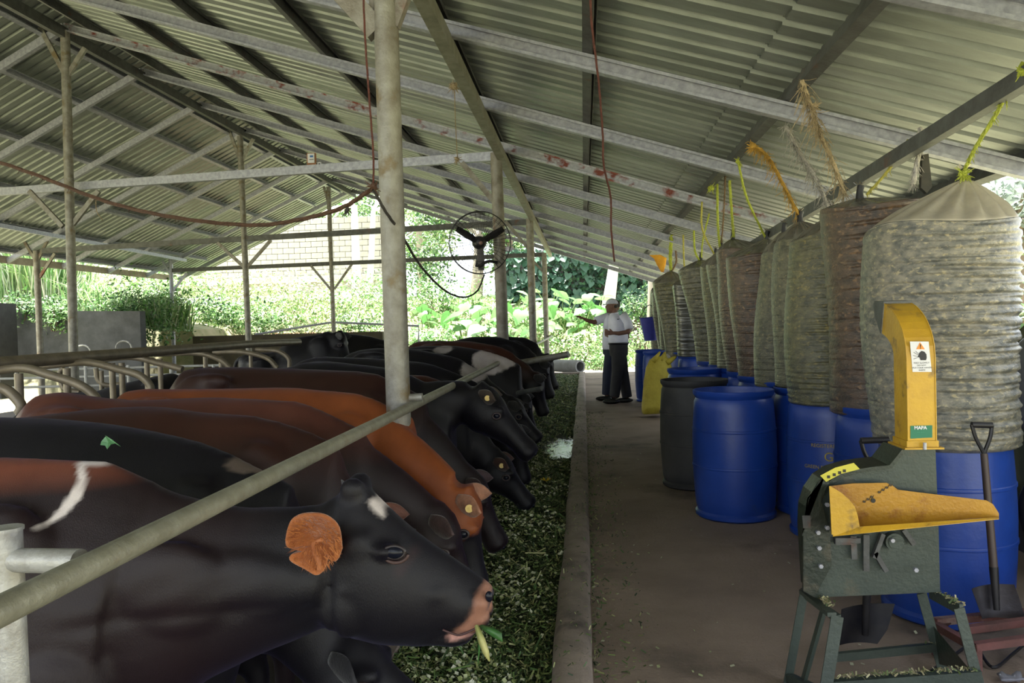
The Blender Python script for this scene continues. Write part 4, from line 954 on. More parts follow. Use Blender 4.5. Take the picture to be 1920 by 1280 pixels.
MB().hexa([e[0]+Vector((-.003, 0, .004)), e[1]+Vector((.003, 0, .004)), e[1]+t*.10+Vector((.003, 0, -.02)), e[0]+t*.10+Vector((-.003, 0, -.02)), e[0]+Vector((-.003, 0, .009)), e[1]+Vector((.003, 0, .009)), e[1]+t*.10+Vector((.003, 0, -.014)), e[0]+t*.10+Vector((-.003, 0, -.014))]).build('deflector', dark_steel, ch)
MB().prism([e[0]+Vector((-.003, 0, .004)), e[0]+t*.10+Vector((-.003, 0, -.02)), e[0]+t*.09+Vector((-.003, 0, -.07)), e[3]+Vector((-.003, 0, 0))], (-.003, 0, 0)).build('deflector_side', dark_steel, ch)
z0 = P(1702, 838, YM)[2]; MB().box((xL-.018, YM-.02, z0-.006), (xRr+.018, YM+.135, z0)).build('flange', yp, mk)
MB().box((xL-.006, YM-.006, z0), (xRr+.006, YM+.121, z0+.022)).build('collar', yp, mk)
c = P(1734, 836, YM-.02); MB().tube([c+np.array([0, 0, -.012]), c+np.array([0, 0, .012])], .006, 8).build('bolt', galv, mk)
# stickers on chute
wm = mat('sticker_white', (.68, .68, .70)); gg = mat('sticker_green', (.02, .17, .095)); og = mat('sticker_orange', (.75, .27, .04)); bl = mat('sticker_black', (.02, .02, .025))
def sp(u, v): return P(u, v, YM-.0012)
zt_ = sp(1704, 639)
def flat(pts, m, name, parent, d=.0008): return MB().prism([P(u, v, YM-d) for u, v in pts], (0, -.0006, 0)).build(name, m, parent)
sw = flat([(1706, 640), (1741, 640), (1747, 697), (1711, 697)], wm, 'warning_sticker', ch, .001)
flat([(1725, 641.5), (1734, 654.5), (1718, 654.5)], og, 'warning_triangle', sw, .0022)
flat([(1725, 645), (1727, 645), (1726.6, 650.5), (1725.4, 650.5)], bl, 'print', sw, .0035)
flat([(1725.2, 651.7), (1726.9, 651.7), (1726.9, 653.2), (1725.2, 653.2)], bl, 'print', sw, .0035)
flat([(1723, 662), (1728, 657.5), (1733, 659), (1737, 664), (1737.5, 671), (1736, 675), (1726, 675), (1724, 670), (1720, 669), (1722, 666)], bl, 'print', sw, .0022)
for k, (a, b) in enumerate((((1713, 660), (1721, 665)), ((1712, 666), (1720, 668)), ((1713, 673), (1721, 670)), ((1717, 658), (1722, 663)))): MB().beam(P(*a, YM-.003), P(*b, YM-.003), .0005, .0012).build('print', bl, sw)
def ftext(txt, size, u, v, m, parent, Y=YM-.0024, bold=0):
    cu_ = bpy.data.curves.new('t', 'FONT'); cu_.body = txt; cu_.size = size; cu_.align_x = 'CENTER'; cu_.offset = bold
    t = bpy.data.objects.new('t', cu_); COL.objects.link(t); dg = bpy.context.evaluated_depsgraph_get(); me = bpy.data.meshes.new_from_object(t.evaluated_get(dg)); bpy.data.objects.remove(t)
    me.transform(Matrix.Translation(Vector(P(u, v, Y))-ORG[parent.name])@Matrix.Rotation(math.pi/2, 4, 'X')); me.materials.clear(); me.materials.append(m)
    o = bpy.data.objects.new('print', me); COL.objects.link(o); o.parent = parent; ORG[o.name] = ORG[parent.name].copy()
ftext('FEED SLOWLY', .0082, 1728, 681.5, bl, sw); ftext('DO NOT', .0075, 1728, 686, bl, sw); ftext('PUT YOUR HANDS', .0075, 1729, 690.5, bl, sw); ftext('INSIDE', .0075, 1729, 695, bl, sw)
sg = flat([(1707, 798), (1748, 797), (1748, 820), (1707, 822)], gg, 'maker_sticker', ch, .001); ftext('MAPA', .016, 1726, 804.5, wm, sg, bold=.0006); ftext('www. tel. 011', .005, 1727, 811, mat('faint', (.05, .28, .16)), sg)
# legs
def flatleg(a, Ya, b, Yb, w_, nm='leg'):
    p = Vector(P(*a, Ya)); q = Vector(P(*b, Yb)); d = q-p; q = p+d*((p.z-.005)/(p.z-q.z)) if q.z < p.z-.15 else q
    m2 = MB().beam(p, q, .006, w_, (1, 0, .01)); m2.beam(p+Vector((0, .018, 0)), q+Vector((0, .018, 0)), .038, .005, (1, 0, .01))
    m2.build(nm, gm, mk); return q
flatleg((1508, 1108), 2.98, (1480, 1262), 2.98, .030); flatleg((1570, 1155), 2.70, (1553, 1262), 2.68, .040); flatleg((1548, 1140), 2.82, (1512, 1268), 2.86, .012)
flatleg((1728, 1112), 3.0, (1762, 1235), 3.02, .035); flatleg((1798, 1140), 2.72, (1832, 1270), 2.70, .034)
MB().prism([P(1503, 1108, 2.98), P(1530, 1120, 2.9), P(1577, 1152, 2.70), P(1560, 1156, 2.70), P(1510, 1118, 2.95)], (0, 0, -.012)).build('frame_top', gm, mk)
MB().beam(P(1560, 1152, 2.70), P(1506, 1108, 2.98), .03, .014).build('frame_top', gm, mk)
MB().beam(P(1745, 1112, 2.95), P(1803, 1143, 2.72), .012, .036).build('frame_top', gm, mk)
MB().beam(P(1560, 1232, 2.98), P(1760, 1212, 3.02), .02, .03).build('cross_bar', gm, mk)
MB().beam(P(1553, 1285, 2.70), P(1838, 1265, 2.70), .03, .035).build('cross_bar', gm, mk)
MB().beam(P(1480, 1270, 2.98), P(1553, 1305, 2.7), .03, .03).build('cross_bar', gm, mk)
MB().prism([P(1752, 1175, 3.0), P(1762, 1245, 3.0), P(1825, 1262, 2.72), P(1768, 1232, 3.0)], (0, .006, 0)).build('gusset', gd, mk)
# chaff lying on ledges
pts = []; 
for (a, Ya, b, Yb, n) in (((1560, 1140), 2.74, (1512, 1108), 2.97, 160), ((1556, 1275), 2.70, (1830, 1258), 2.70, 260), ((1750, 1108), 2.94, (1800, 1138), 2.74, 120), ((1740, 1208), 3.02, (1765, 1208), 3.02, 60)):
    A_ = P(*a, Ya); B_ = P(*b, Yb); t = RNG.random((n, 1)); pts.append(A_+(B_-A_)*t+RNG.normal(size=(n, 3))*[.008, .008, .003]+[0, 0, .012])
pts = np.vstack(pts); cc = np.array([[.25, .22, .12], [.10, .14, .05], [.35, .33, .18]])[RNG.integers(0, 3, len(pts))]
scatter('chaff', pts, RNG.normal(size=(len(pts), 3))+[0, 0, 1.5], RNG.uniform(.006, .02, len(pts)), cc, bits_m, mk, .3, shape='q')

# ================================================================== SHOVELS AND CORNER THINGS
wd_m = mat('shaft_wood', (.075, .05, .045), (.045, .032, .03), 14, .5, stretch=(1, 1, .2)); blk = mat('black_metal', (.018, .018, .022), (.03, .028, .03), 12, .4, .4); bladem = mat('shovel_blade', (.07, .065, .075), (.04, .035, .04), 8, .4, .5, .2, 30, c3=(.10, .06, .04), s3=6, t3=.6)
def shovel(label, tl, tr, neck, sock, btm, Yt, Yb, blade, m_b, grp='D-handled shovels'):
    o = empty('shovel', P(*btm, Yb)*np.array([1, 1, 0])); tag(o, label, 'shovel', grp)
    def q(p): t = (p[1]-tl[1])/(btm[1]-tl[1]); return Vector(P(p[0], p[1], Yt+(Yb-Yt)*t))
    A_, B_, N_, S_ = q(tl), q(tr), q(neck), q(sock)
    MB().tube([A_, B_], .0125, 12).build('grip', blk, o, True)
    for s in (A_, B_): mid = s.lerp(N_, .45)+(s-(A_+B_)/2)*.15; MB().tube(crv([s, mid, N_], 5), .008, 8).build('grip_arm', blk, o, True)
    MB().tube([N_, S_], [.0135, .0155], 12).build('shaft', wd_m, o, True)
    MB().tube([S_, q(btm)], [.017, .012], 12).build('socket', blk, o, True)
    rows = []
    for (l, r) in blade:
        a, b = q(l), q(r); rows.append([a.lerp(b, t)+Vector((0, .028*(1-(2*t-1)**2), 0)) for t in np.linspace(0, 1, 9)])
    rings = [rw+[p+Vector((0, .003, 0)) for p in rw[::-1]] for rw in rows]
    MB().loft(rings).build('blade', m_b, o, True); return o
shovel('shovel with dark D-grip leaning on the right blue drum, blade by the rusty frame', (1822, 796), (1860, 797), (1845, 850), (1863, 1062), (1869, 1143), 3.32, 3.25, [((1822, 1104), (1902, 1096)), ((1830, 1125), (1910, 1118)), ((1842, 1160), (1925, 1165))], bladem)
shovel('shovel behind the chaff cutter, black D-grip by the chute and dark blade under it', (1614, 826), (1666, 824), (1640, 880), (1626, 1090), (1622, 1190), 3.15, 3.2, [((1578, 1142), (1678, 1132)), ((1574, 1180), (1664, 1180)), ((1568, 1212), (1645, 1207))], mat('blade_dark', (.012, .012, .018), (.03, .028, .03), 10, .45, .4))
rf = mat('rusty_red', (.15, .055, .05), (.09, .04, .035), 8, .65, .1, .4, 40, c3=(.2, .15, .13), s3=6, t3=.6)
rk = empty('rusty_rack', P(1850, 1215, 3.0)*np.array([1, 1, 0])); tag(rk, 'low rusty red steel bar frame lying on the floor at the right edge', 'frame')
for a, Ya, b, Yb, n_ in (((1752, 1165), 3.25, (1925, 1148), 3.35, 'bar'), ((1810, 1180), 3.12, (1960, 1160), 3.2, 'bar'), ((1826, 1212), 2.98, (1990, 1190), 3.02, 'bar'), ((1752, 1170), 3.25, (1830, 1215), 2.98, 'bar'), ((1905, 1150), 3.35, (1985, 1195), 3.0, 'bar')):
    MB().beam(P(*a, Ya), P(*b, Yb), .032, .028).build(n_, rf, rk, bevel=.002)
MB().prism([P(1752, 1170, 3.25), P(1758, 1190, 3.2), P(1784, 1168, 3.2)], (0, .004, 0)).build('bracket', rf, rk)
for (u, v, Y_) in ((1756, 1170, 3.24), (1830, 1216, 2.99), (1950, 1168, 3.2)): p = Vector(P(u, v, Y_)); MB().beam(p, (p.x, p.y, 0.004), .03, .03, (0, 1, 0)).build('foot', rf, rk)
cl = MB(); g = [[Vector(P(1868+i*9+j*3, 1185+j*12-i*2, 3.05-j*.02)) for i in range(6)] for j in range(4)]
for rw in g:
    for p in rw: p.z = max(.012+.02*random.random(), .0)
cl.loft([rw+[p-Vector((0, 0, .006)) for p in rw[::-1]] for rw in g]); tag(cl.build('grey_cloth', mat('cloth', (.28, .28, .33), (.2, .2, .24), 6, .8), None, 'all'), 'crumpled pale grey rag under the rusty frame', 'cloth')
pipe('black_cable', 'black cable looping across the floor at the lower right corner', 'cable', crv([Vector(PZ(1740, 1262, .008)), Vector(PZ(1800, 1220, .02)), Vector(PZ(1825, 1205, .03)), Vector(PZ(1860, 1250, .012)), Vector(PZ(1900, 1225, .02)), Vector(PZ(1950, 1180, .05))], 8), .006, blk, None, 8)
# low block ledge at the right wall and greenish tarpaulin
struct(MB().box((2.45, 2.0, 0), (2.85, YE, .22)).build('trim_4', mat('ledge', (.09, .075, .068), (.06, .052, .048), 3, .85, 0, .5, 30)))
tp_ = empty('tarpaulin', (2.62, 4.2, .22)); tag(tp_, 'greenish grey plastic sheet draped along the right side of the shed', 'tarpaulin')
tm = mat('tarp', (.17, .19, .12), (.11, .12, .08), 2.5, .4, 0, .5, 9, c3=(.24, .25, .14), s3=1.8, t3=.5, stretch=(1, 2.5, .4)); rings = []
for i in range(60):
    yy = 2.6+i*.2; zt2 = 1.30-.08*math.sin(i*.7)-max(0, (yy-4.1))*.02+(.12 if 8 < i < 12 else 0); x_ = 2.55+.035*math.sin(i*1.3)+.02*math.sin(i*2.9)
    rings.append([Vector((x_+.10*(1-k/8)+.02*math.sin(i*2.1+k), yy, .22+(zt2-.22)*k/8)) for k in range(9)]+[Vector((x_+.012+.10*(1-k/8)+.02*math.sin(i*2.1+k), yy, .22+(zt2-.22)*k/8)) for k in range(8, -1, -1)])
MB().loft(rings).build('sheet', tm, tp_, 'all')
MB().tube([(2.55, 2.9, .80), (2.55, 5.5, .77), (2.55, 11, .75)], .012, 8).build('cord', blk, tp_, True)
struct(MB().beam((2.95, -2, 1.18), (2.95, YE, 1.18), .04, .05).build('trim_5', dark_steel))
gs = MB().ball(P(1928, 720, 4.55)+np.array([0, 0, 0]), (.075, .12, .26), 12).tube([P(1928, 680, 4.55), P(1932, 640, 4.6)], [.03, .012], 8); tag(gs.build('grey_sack', mat('grey_sack', (.20, .21, .23), (.14, .15, .16), 6, .5), None, 'all'), 'grey plastic bundle cut by the right edge of the picture', 'sack')
# black tyre-like thing at right edge
tag(MB().tube([(P(1928, 915, 4.3)[0], 4.3, .46-.048*i) for i in range(6)], [.02, .04, .05, .05, .045, .03], 12).build('black_bar', blk, None, True), 'black rounded handle at the right edge above the ledge', 'handle')
# ================================================================== PEOPLE
skin = mat('skin', (.20, .095, .06), (.15, .07, .045), 12, .55); shirt = mat('white_shirt', (.80, .81, .90), (.70, .71, .80), 9, .8, 0, .35, 14); trou = mat('black_trousers', (.012, .012, .016), (.018, .018, .022), 10, .8); navy = mat('navy_trousers', (.012, .018, .045), (.01, .014, .03), 10, .8)
shoe = mat('shoe', (.01, .01, .012), None, rough=.4); capm = mat('cap', (.72, .73, .80), (.45, .48, .58), 30, .8); hairm = mat('hair', (.012, .010, .009), None, rough=.6)
def hand(mb, wr, d, up, L=.17, curl=.3, s=1):
    d = Vector(d).normalized(); up = Vector(up); up = (up-d*up.dot(d)).normalized(); sx = d.cross(up)*s
    wr = Vector(wr); pm = wr+d*.05
    rings = [[c+sx*w_*math.cos(a)+up*.014*math.sin(a) for a in np.linspace(0, 6.283, 13)[:-1]] for c, w_ in ((wr-d*.01, .026), (wr+d*.03, .038), (wr+d*.075, .042), (wr+d*.09, .036))]
    mb.loft(rings)
    for i, (o_, l) in enumerate(((-.031, .068), (-.010, .080), (.011, .074), (.030, .056))):
        b = wr+d*.075+sx*o_; m_ = b+d*l*.5+sx*o_*.25-up*curl*.012; t = m_+(d-up*curl).normalized()*l*.5
        mb.tube([b, b.lerp(m_, .5), m_, m_.lerp(t, .6), t], [.0095, .0095, .009, .008, .006], 8)
    b = wr+d*.025-sx*.03; mb.tube([b, b+(d*.6-sx*.7).normalized()*.035, b+(d*.85-sx*.45).normalized()*.068], [.012, .010, .007], 8)
def person(label, Y, px, arms, trm, head=True):
    """px: dict of pixel landmarks on plane Y"""
    q = lambda k, dy=0: Vector(P(*px[k], Y+dy))
    fz = 0.0; root = empty('person', (q('hip').x, Y, 0)); tag(root, label, 'person')
    mb = MB(); hip, chest, neckp, hd = q('hip'), q('chest'), q('neck'), q('head')
    sec = lambda c, w_, d_, n=20: [c+Vector((w_*math.cos(a), d_*math.sin(a), 0)) for a in np.linspace(0, 6.283, n+1)[:-1]]
    mb.loft([sec(hip+Vector((0, 0, -.12)), .10, .12), sec(hip, .135, .165), sec(hip.lerp(chest, .45), .13, .15), sec(chest, .13, .18), sec(neckp+Vector((.01, 0, -.05)), .085, .17), sec(neckp, .055, .06), sec(neckp+Vector((0, 0, .08)), .05, .052)])
    for s, (kn, an) in ((-1, ('knee1', 'ank1')), (1, ('knee2', 'ank2'))):
        h = hip+Vector((s*0, s*.085, -.05)); k_ = q(kn, s*.09); a_ = q(an, s*.09); mb.tube([h, h.lerp(k_, .5), k_, k_.lerp(a_, .35), a_], [.10, .085, .06, .055, .038], 14)
    for (pts, rad, hdir, hup, hs) in arms:
        pp = [Vector(P(u, v, Y+dy)) for u, v, dy in pts]; mb.tube(pp, rad, 12); hand(mb, pp[-1], hdir, hup, s=hs)
    if head:
        r0 = Matrix.Rotation(0, 3, 'Y')
        mb.ball(hd, (.092, .075, .108), 12); mb.ball(hd+Vector((-.035, 0, -.07)), (.062, .055, .055), 10); mb.ball(hd+Vector((-.095, 0, -.018)), (.022, .014, .02), 6)
        mb.ball(hd+Vector((-.082, 0, -.06)), (.020, .026, .012), 6); mb.ball(hd+Vector((-.075, 0, .02)), (.02, .045, .012), 6); mb.ball(hd+Vector((-.07, 0, -.098)), (.025, .025, .022), 6)
        for s in (-1, 1): mb.ball(hd+Vector((.012, s*.078, -.012)), (.02, .012, .032), 6)
    fuse(mb, 'body', skin, root, .0085, 3)
    return root, q, sec
Y_ = 13.3
mpx = dict(hip=(1160, 652), chest=(1157, 603), neck=(1152, 588), head=(1147, 573), knee1=(1158, 698), ank1=(1152, 745), knee2=(1168, 698), ank2=(1176, 746))
root, q, sec = person('man in white polo shirt, pale cap and black trousers facing left, hand at his waist', Y_, mpx,
    [([(1168, 592, -.17), (1178, 610, -.22), (1177, 622, -.24), (1160, 625, -.30), (1150, 624, -.32)], [.055, .045, .042, .036, .026], (-1, -.25, .05), (0, -1, 0), -1),
     ([(1142, 594, .17), (1138, 612, .22), (1138, 628, .22), (1142, 630, .1)], [.05, .045, .042, .03], (.2, -1, 0), (0, 0, 1), 1)], trou)
hip, chest, neckp, hd = q('hip'), q('chest'), q('neck'), q('head')
MB().loft([sec(hip+Vector((0, 0, .07)), .150, .175), sec(hip+Vector((0, 0, .12)), .168, .19), sec(hip.lerp(chest, .6), .165, .19), sec(chest, .155, .205), sec(neckp+Vector((.01, 0, -.055)), .11, .195), sec(neckp+Vector((.0, 0, -.012)), .075, .09), sec(neckp+Vector((0, 0, .012)), .060, .066)]).build('shirt', shirt, root, 'all')
m2 = MB(); 
for pts in ([(1168, 590, -.16), (1177, 604, -.21), (1180, 617, -.235)], [(1146, 592, .16), (1140, 604, .21), (1138, 616, .225)]): m2.tube([P(u, v, Y_+dy) for u, v, dy in pts], [.075, .072, .075], 14)
m2.build('sleeve', shirt, root, 'all')
MB().tube([neckp+Vector((.065*math.cos(a), .07*math.sin(a), .004+.012*math.cos(a))) for a in np.linspace(0, 6.283, 17)], .012, 6, False).build('collar', shirt, root, 'all')
MB().box(tuple(Vector(P(1157, 599, Y_-.212))), tuple(Vector(P(1157, 599, Y_-.212))+Vector((.035, .004, .012)))).build('chest_logo', navy, root)
m2 = MB().loft([sec(hip+Vector((0, 0, .085)), .158, .18), sec(hip+Vector((0, 0, -.02)), .158, .185), sec(hip+Vector((0, 0, -.13)), .15, .175)])
for s, (kn, an) in ((-1, ('knee1', 'ank1')), (1, ('knee2', 'ank2'))):
    h = hip+Vector((0, s*.07, -.06)); k_ = q(kn, s*.09); a_ = q(an, s*.09); m2.tube([h, h.lerp(k_, .5), k_, k_.lerp(a_, .5), a_+Vector((0, 0, .01))], [.125, .115, .095, .09, .085], 16)
fuse(m2, 'trousers', trou, root, .012, 3)
MB().tube([hip+Vector((.16*math.cos(a), .183*math.sin(a), .075)) for a in np.linspace(0, 6.283, 25)], .017, 8, False).build('belt', shoe, root, True)
for s, an in ((-1, 'ank1'), (1, 'ank2')):
    a_ = q(an, s*.09); MB().ball((a_.x-.05, a_.y, .04), (.15, .05, .045), 10).build('shoe', shoe, root, 'all')
m2 = MB(); rings = []
for t in np.linspace(0, 1, 7): rr = math.cos(t*1.5); rings.append([hd+Vector((.004+.104*rr*math.cos(a), .088*rr*math.sin(a), .03+.095*math.sin(t*1.5))) for a in np.linspace(0, 6.283, 25)[:-1]])
m2.loft(rings).build('cap', capm, root, 'all')
rings = [[hd+Vector((-.07-dx, .075*math.sin(a)*(1-t*.35), .036-.02*t-.012*math.sin(a)**2+dz)) for dz in (0, .006) for a in ([-1.4, -.7, 0, .7, 1.4] if dz == 0 else [1.4, .7, 0, -.7, -1.4])] for t, dx in ((0, 0), (.5, .045), (1, .085))]
MB().loft(rings).build('cap_visor', capm, root, 'all')
m2 = MB().ball(hd+Vector((.038, 0, -.012)), (.062, .072, .045), 10); m2.build('hair', hairm, root, 'all')
for s in (-1, 1): MB().ball(hd+Vector((-.083, s*.028, -.002)), (.008, .012, .006), 6).build('eye', eye_m, root, 'all')
# second person, mostly hidden behind
Y_ = 13.85
mpx = dict(hip=(1146, 650), chest=(1148, 603), neck=(1150, 588), head=(1152, 574), knee1=(1139, 697), ank1=(1137, 742), knee2=(1146, 697), ank2=(1150, 741))
root, q, sec = person('person in white t-shirt and navy trousers pointing left, hidden behind the man in the cap', Y_, mpx,
    [([(1140, 592, -.10), (1124, 600, -.2), (1114, 604, -.25), (1102, 601, -.3), (1095, 597, -.32)], [.055, .048, .042, .034, .026], (-1, -.1, .42), (0, -.4, 1), 1),
     ([(1162, 594, .1), (1176, 606, .15), (1182, 614, .1), (1178, 625, 0)], [.05, .045, .04, .03], (-.5, -.3, -.6), (0, -1, 0), 1)], navy)
hip, chest, neckp, hd = q('hip'), q('chest'), q('neck'), q('head')
MB().loft([sec(hip+Vector((0, 0, -.04)), .155, .175), sec(hip+Vector((0, 0, .12)), .155, .18), sec(chest, .15, .19), sec(neckp+Vector((.0, 0, -.055)), .11, .19), sec(neckp, .068, .075)]).build('shirt', shirt, root, 'all')
MB().tube([P(1146, 592, Y_-.08), P(1130, 597, Y_-.18), P(1117, 602, Y_-.23)], [.08, .075, .075], 14).build('sleeve', shirt, root, 'all')
m2 = MB().loft([sec(hip+Vector((0, 0, .05)), .15, .17), sec(hip+Vector((0, 0, -.13)), .15, .17)])
for s, (kn, an) in ((-1, ('knee1', 'ank1')), (1, ('knee2', 'ank2'))):
    h = hip+Vector((0, s*.07, -.06)); k_ = q(kn, s*.09); a_ = q(an, s*.09); m2.tube([h, h.lerp(k_, .5), k_, a_+Vector((0, 0, .02))], [.115, .10, .085, .08], 14)
    MB().ball((a_.x-.05, a_.y, .04), (.14, .05, .045), 10).build('shoe', shoe, root, 'all')
fuse(m2, 'trousers', navy, root, .012, 3)
MB().ball(hd+Vector((.01, 0, .03)), (.095, .085, .09), 10).build('hair', hairm, root, 'all')

# ================================================================== FAN, DEVICES, CORDS
YF = 8.75; fc = Vector(P(900, 455, YF)); fan = empty('wall_fan', fc); tag(fan, 'large round wire-guarded fan with black blades fixed to the rusty post', 'fan')
R_ = Vector(P(958, 455, YF)).x-fc.x; ax = Vector((.25, -1, -.12)).normalized(); _, sx, up = fr(ax)
circ = lambda c, r, n=40: [c+(sx*math.cos(a)+up*math.sin(a))*r for a in np.linspace(0, 6.283185, n+1)]
MB().tube(circ(fc, R_), .006, 6, False).tube(circ(fc+ax*.06, R_*.98), .003, 6, False).build('guard_ring', blk, fan, True)
m2 = MB()
for f_, r in ((.1, .35), (.1, .6), (.085, .82), (-.03, .9)): m2.tube(circ(fc+ax*f_, R_*r, 30), .002, 4, False)
for k in range(40):
    a = 6.283*k/40; d = sx*math.cos(a)+up*math.sin(a)
    m2.tube([fc+ax*.1+d*.05, fc+ax*.1+d*R_*.6, fc+ax*.05+d*R_], .0018, 4, False); m2.tube([fc-ax*.08+d*.07, fc-ax*.06+d*R_*.7, fc+d*R_], .0018, 4, False)
m2.build('guard_wires', blk, fan)
for a0 in (2.62, .55, 4.68):
    rr = []
    for t in np.linspace(.08, .88, 8):
        wv = .024+.016*math.sin(t*3.0); d = sx*math.cos(a0)+up*math.sin(a0); e_ = ax.cross(d); c = fc+d*R_*t
        rr.append([c-e_*wv-ax*.02, c-e_*wv*.3+ax*.002, c+e_*wv*.3+ax*.012, c+e_*wv+ax*.02, c+e_*wv*.3+ax*.016, c-e_*wv*.3+ax*.006])
    MB().loft(rr).build('blade', blk, fan, True)
MB().tube([fc-ax*.16, fc-ax*.15, fc+ax*.0, fc+ax*.06, fc+ax*.075], [.05, .075, .075, .05, .02], 16).build('motor', blk, fan, True)
MB().ball(fc+ax*.08, .022, 6).build('hub_cap', mat('hub', (.2, .12, .1)), fan, 'all')
MB().beam(fc+Vector((.01, .1, -.02)), Vector(P(895, 500, YF+.05)), .05, .05, (0, 1, 0)).build('bracket', blk, fan)
MB().tube(crv([P(897, 500, YF), P(915, 490, YF), P(932, 492, YF+.05)], 5), .018, 8).build('arm', blk, fan, True)
YT = FY(1, XR)+.05
wbk = empty('sensor_board', P(585, 306, YT-.1)); tag(wbk, 'small orange-brown wooden board on the tie beam with a white digital thermostat', 'board')
def ub(u0, v0, u1, v1, Ya, th, m, name, parent, bev=.002):
    a = P(u0, v1, Ya); b = P(u1, v0, Ya); return MB().box((a[0], Ya-th, a[2]), (b[0], Ya, b[2])).build(name, m, parent, bevel=bev)
ub(577, 287, 593, 325, YT-.06, .02, mat('wood_board', (.34, .16, .08), (.26, .11, .05), 9, .7), 'board', wbk)
dv = ub(578, 288, 590, 306, YT-.08, .02, mat('device_white', (.6, .6, .62), None, rough=.4), 'thermostat', wbk)
ub(581, 291, 587, 295, YT-.1, .002, mat('lcd', (.05, .15, .4), None, rough=.2), 'display', dv, 0); ub(580, 298, 588, 300, YT-.1, .002, mat('grey_btn', (.2, .2, .2)), 'button', dv, 0)
so = empty('round_sockets', P(602, 312, YT-.1)); tag(so, 'pair of round white sockets beside the wooden board on the tie beam', 'socket')
for (u, v) in ((600, 308), (604, 316)):
    c = Vector(P(u, v, YT-.06)); MB().tube([c, c+Vector((0, -.02, 0))], .028, 16).tube([c+Vector((0, -.02, 0)), c+Vector((0, -.03, 0))], .018, 12).build('socket', mat('device_white', ()), so, True); MB().tube([c+Vector((0, -.03, 0)), c+Vector((0, -.033, 0))], .009, 10).build('hole', blk, so)
def cord(label, pts, c, r=.006, fray=0, fr_r=.03, name='hanging_cord', cat='cord'):
    return tag(rope(None, pts, c, r, fray, name, fr_r), label, cat)
ROPES.update(rust=(.12, .06, .035), redwire=(.13, .04, .03), dark=(.05, .045, .04), tan=(.35, .27, .16))
YC = 4.6
cord('thick rusty brown rope sagging from the left edge to the knot by the thick post', [P(-60, 285, YC+.3), P(60, 325, YC+.2), P(200, 378, YC+.1), P(330, 408, YC), P(470, 422, YC), P(560, 412, YC-.1), P(640, 390, YC-.2), P(692, 358, YC-.3)], 'rust', .013, 120, .02, 'sagging_rope', 'rope')
cord('thin red-brown wire hanging from the roof to the rope knot', [P(680, -60, 3.1), P(684, 60, 3.15), P(692, 180, 3.2), P(700, 290, 3.25), P(700, 350, 3.3)], 'redwire', .0045, 0)
k_ = empty('rope_knot', P(697, 352, 3.3)); tag(k_, 'frayed dark knot joining wires and rope left of the thick post', 'knot'); knotball(k_, P(699, 350, 3.3), 'rust', .02, 40); knotball(k_, P(652, 392, 3.35), 'dark', .014, 24)
cord('black cable drooping from the knot past the thick post to the fan', [P(700, 355, 3.3), P(722, 395, 3.35), P(750, 435, 3.6), P(790, 500, 4.4), P(835, 545, 5.2), P(870, 557, 5.8), P(895, 545, 6.2), P(908, 515, 6.5)], 'dark', .007)
cord('long brown wire hanging down in front of the right roof slope', [P(1106, -60, 3.5), P(1109, 40, 3.6), P(1122, 150, 3.8), P(1130, 250, 4.0), P(1132, 310, 4.1), P(1145, 370, 4.3), P(1146, 430, 4.4), P(1152, 490, 4.5)], 'redwire', .0055)
st = empty('knotted_string', P(855, 300, 5.8)); tag(st, 'thin tan string with two knots hanging from the roof to the near tie beam', 'string')
rope(st, [P(852, 160, 5.6), P(854, 230, 5.8), P(858, 300, 6.1)], 'tan', .0035, 0); knotball(st, P(851, 161, 5.6), 'tan', .028, 50); knotball(st, P(857, 299, 6.1), 'tan', .022, 30)
cord('wisp of pale string dangling below the left brace', [P(180, 370, 6.9), P(181, 395, 6.9), P(192, 412, 6.9)], 'tan', .004, 4, .06)

# ================================================================== FODDER
def bits(name, n, ylo, yhi, xf, zf_, smin, smax, pal, parent=None, power=1.0, asp=.22):
    y = ylo+(yhi-ylo)*RNG.random(n)**power; x = xf(y, RNG.random(n)); z = zf_(x, y)
    nr = RNG.normal(size=(n, 3))*.55+[0, 0, 1]; pal = np.array(pal); return scatter(name, np.stack([x, y, z], 1), nr, RNG.uniform(smin, smax, n), pal[RNG.integers(0, len(pal), n)]*RNG.uniform(.7, 1.8, (n, 1)), bits_m, parent, asp, .05, shape='q')
GP = [(.055, .11, .03), (.09, .15, .04), (.03, .06, .02), (.14, .18, .06), (.22, .24, .09), (.018, .034, .012), (.08, .13, .035), (.06, .10, .03), (.30, .30, .14)]
def bed(x, y): return .025+.035*np.clip(np.sin(y*1.7+x*4)*.5+.5, 0, 1)+.05*np.clip((-.14-x)/.5, 0, 1)*(.6+.4*np.sin(y*2.3+x*9))-.05*np.exp(-((y-8.4)/.6)**2-((x+.25)/.2)**2)-.03*np.exp(-((y-5.2)/.15)**2-((x+.19)/.1)**2)+.012*np.sin(x*31+y*17)
ny, nx_ = 300, 14; vs = []; fs = []
for i in range(ny):
    y = -.5+i*(YE-1.7+.5)/ny
    for j in range(nx_): x = -.78+j*(.65)/(nx_-1); vs.append((x, y, float(bed(x, y))-.006))
for i in range(ny-1):
    for j in range(nx_-1): fs.append((i*nx_+j, i*nx_+j+1, (i+1)*nx_+j+1, (i+1)*nx_+j))
fb = tag(MB().add(vs, fs).build('fodder_bed', mat('fodder_base', (.035, .05, .018), (.02, .026, .012), 40, .8, 0, 1, 60, c3=(.05, .04, .025), s3=3, t3=.6), None, 'all'), 'layer of chopped green grass filling the feed trough', 'fodder', kind='stuff')
fx = lambda y, r: -.78+.655*r
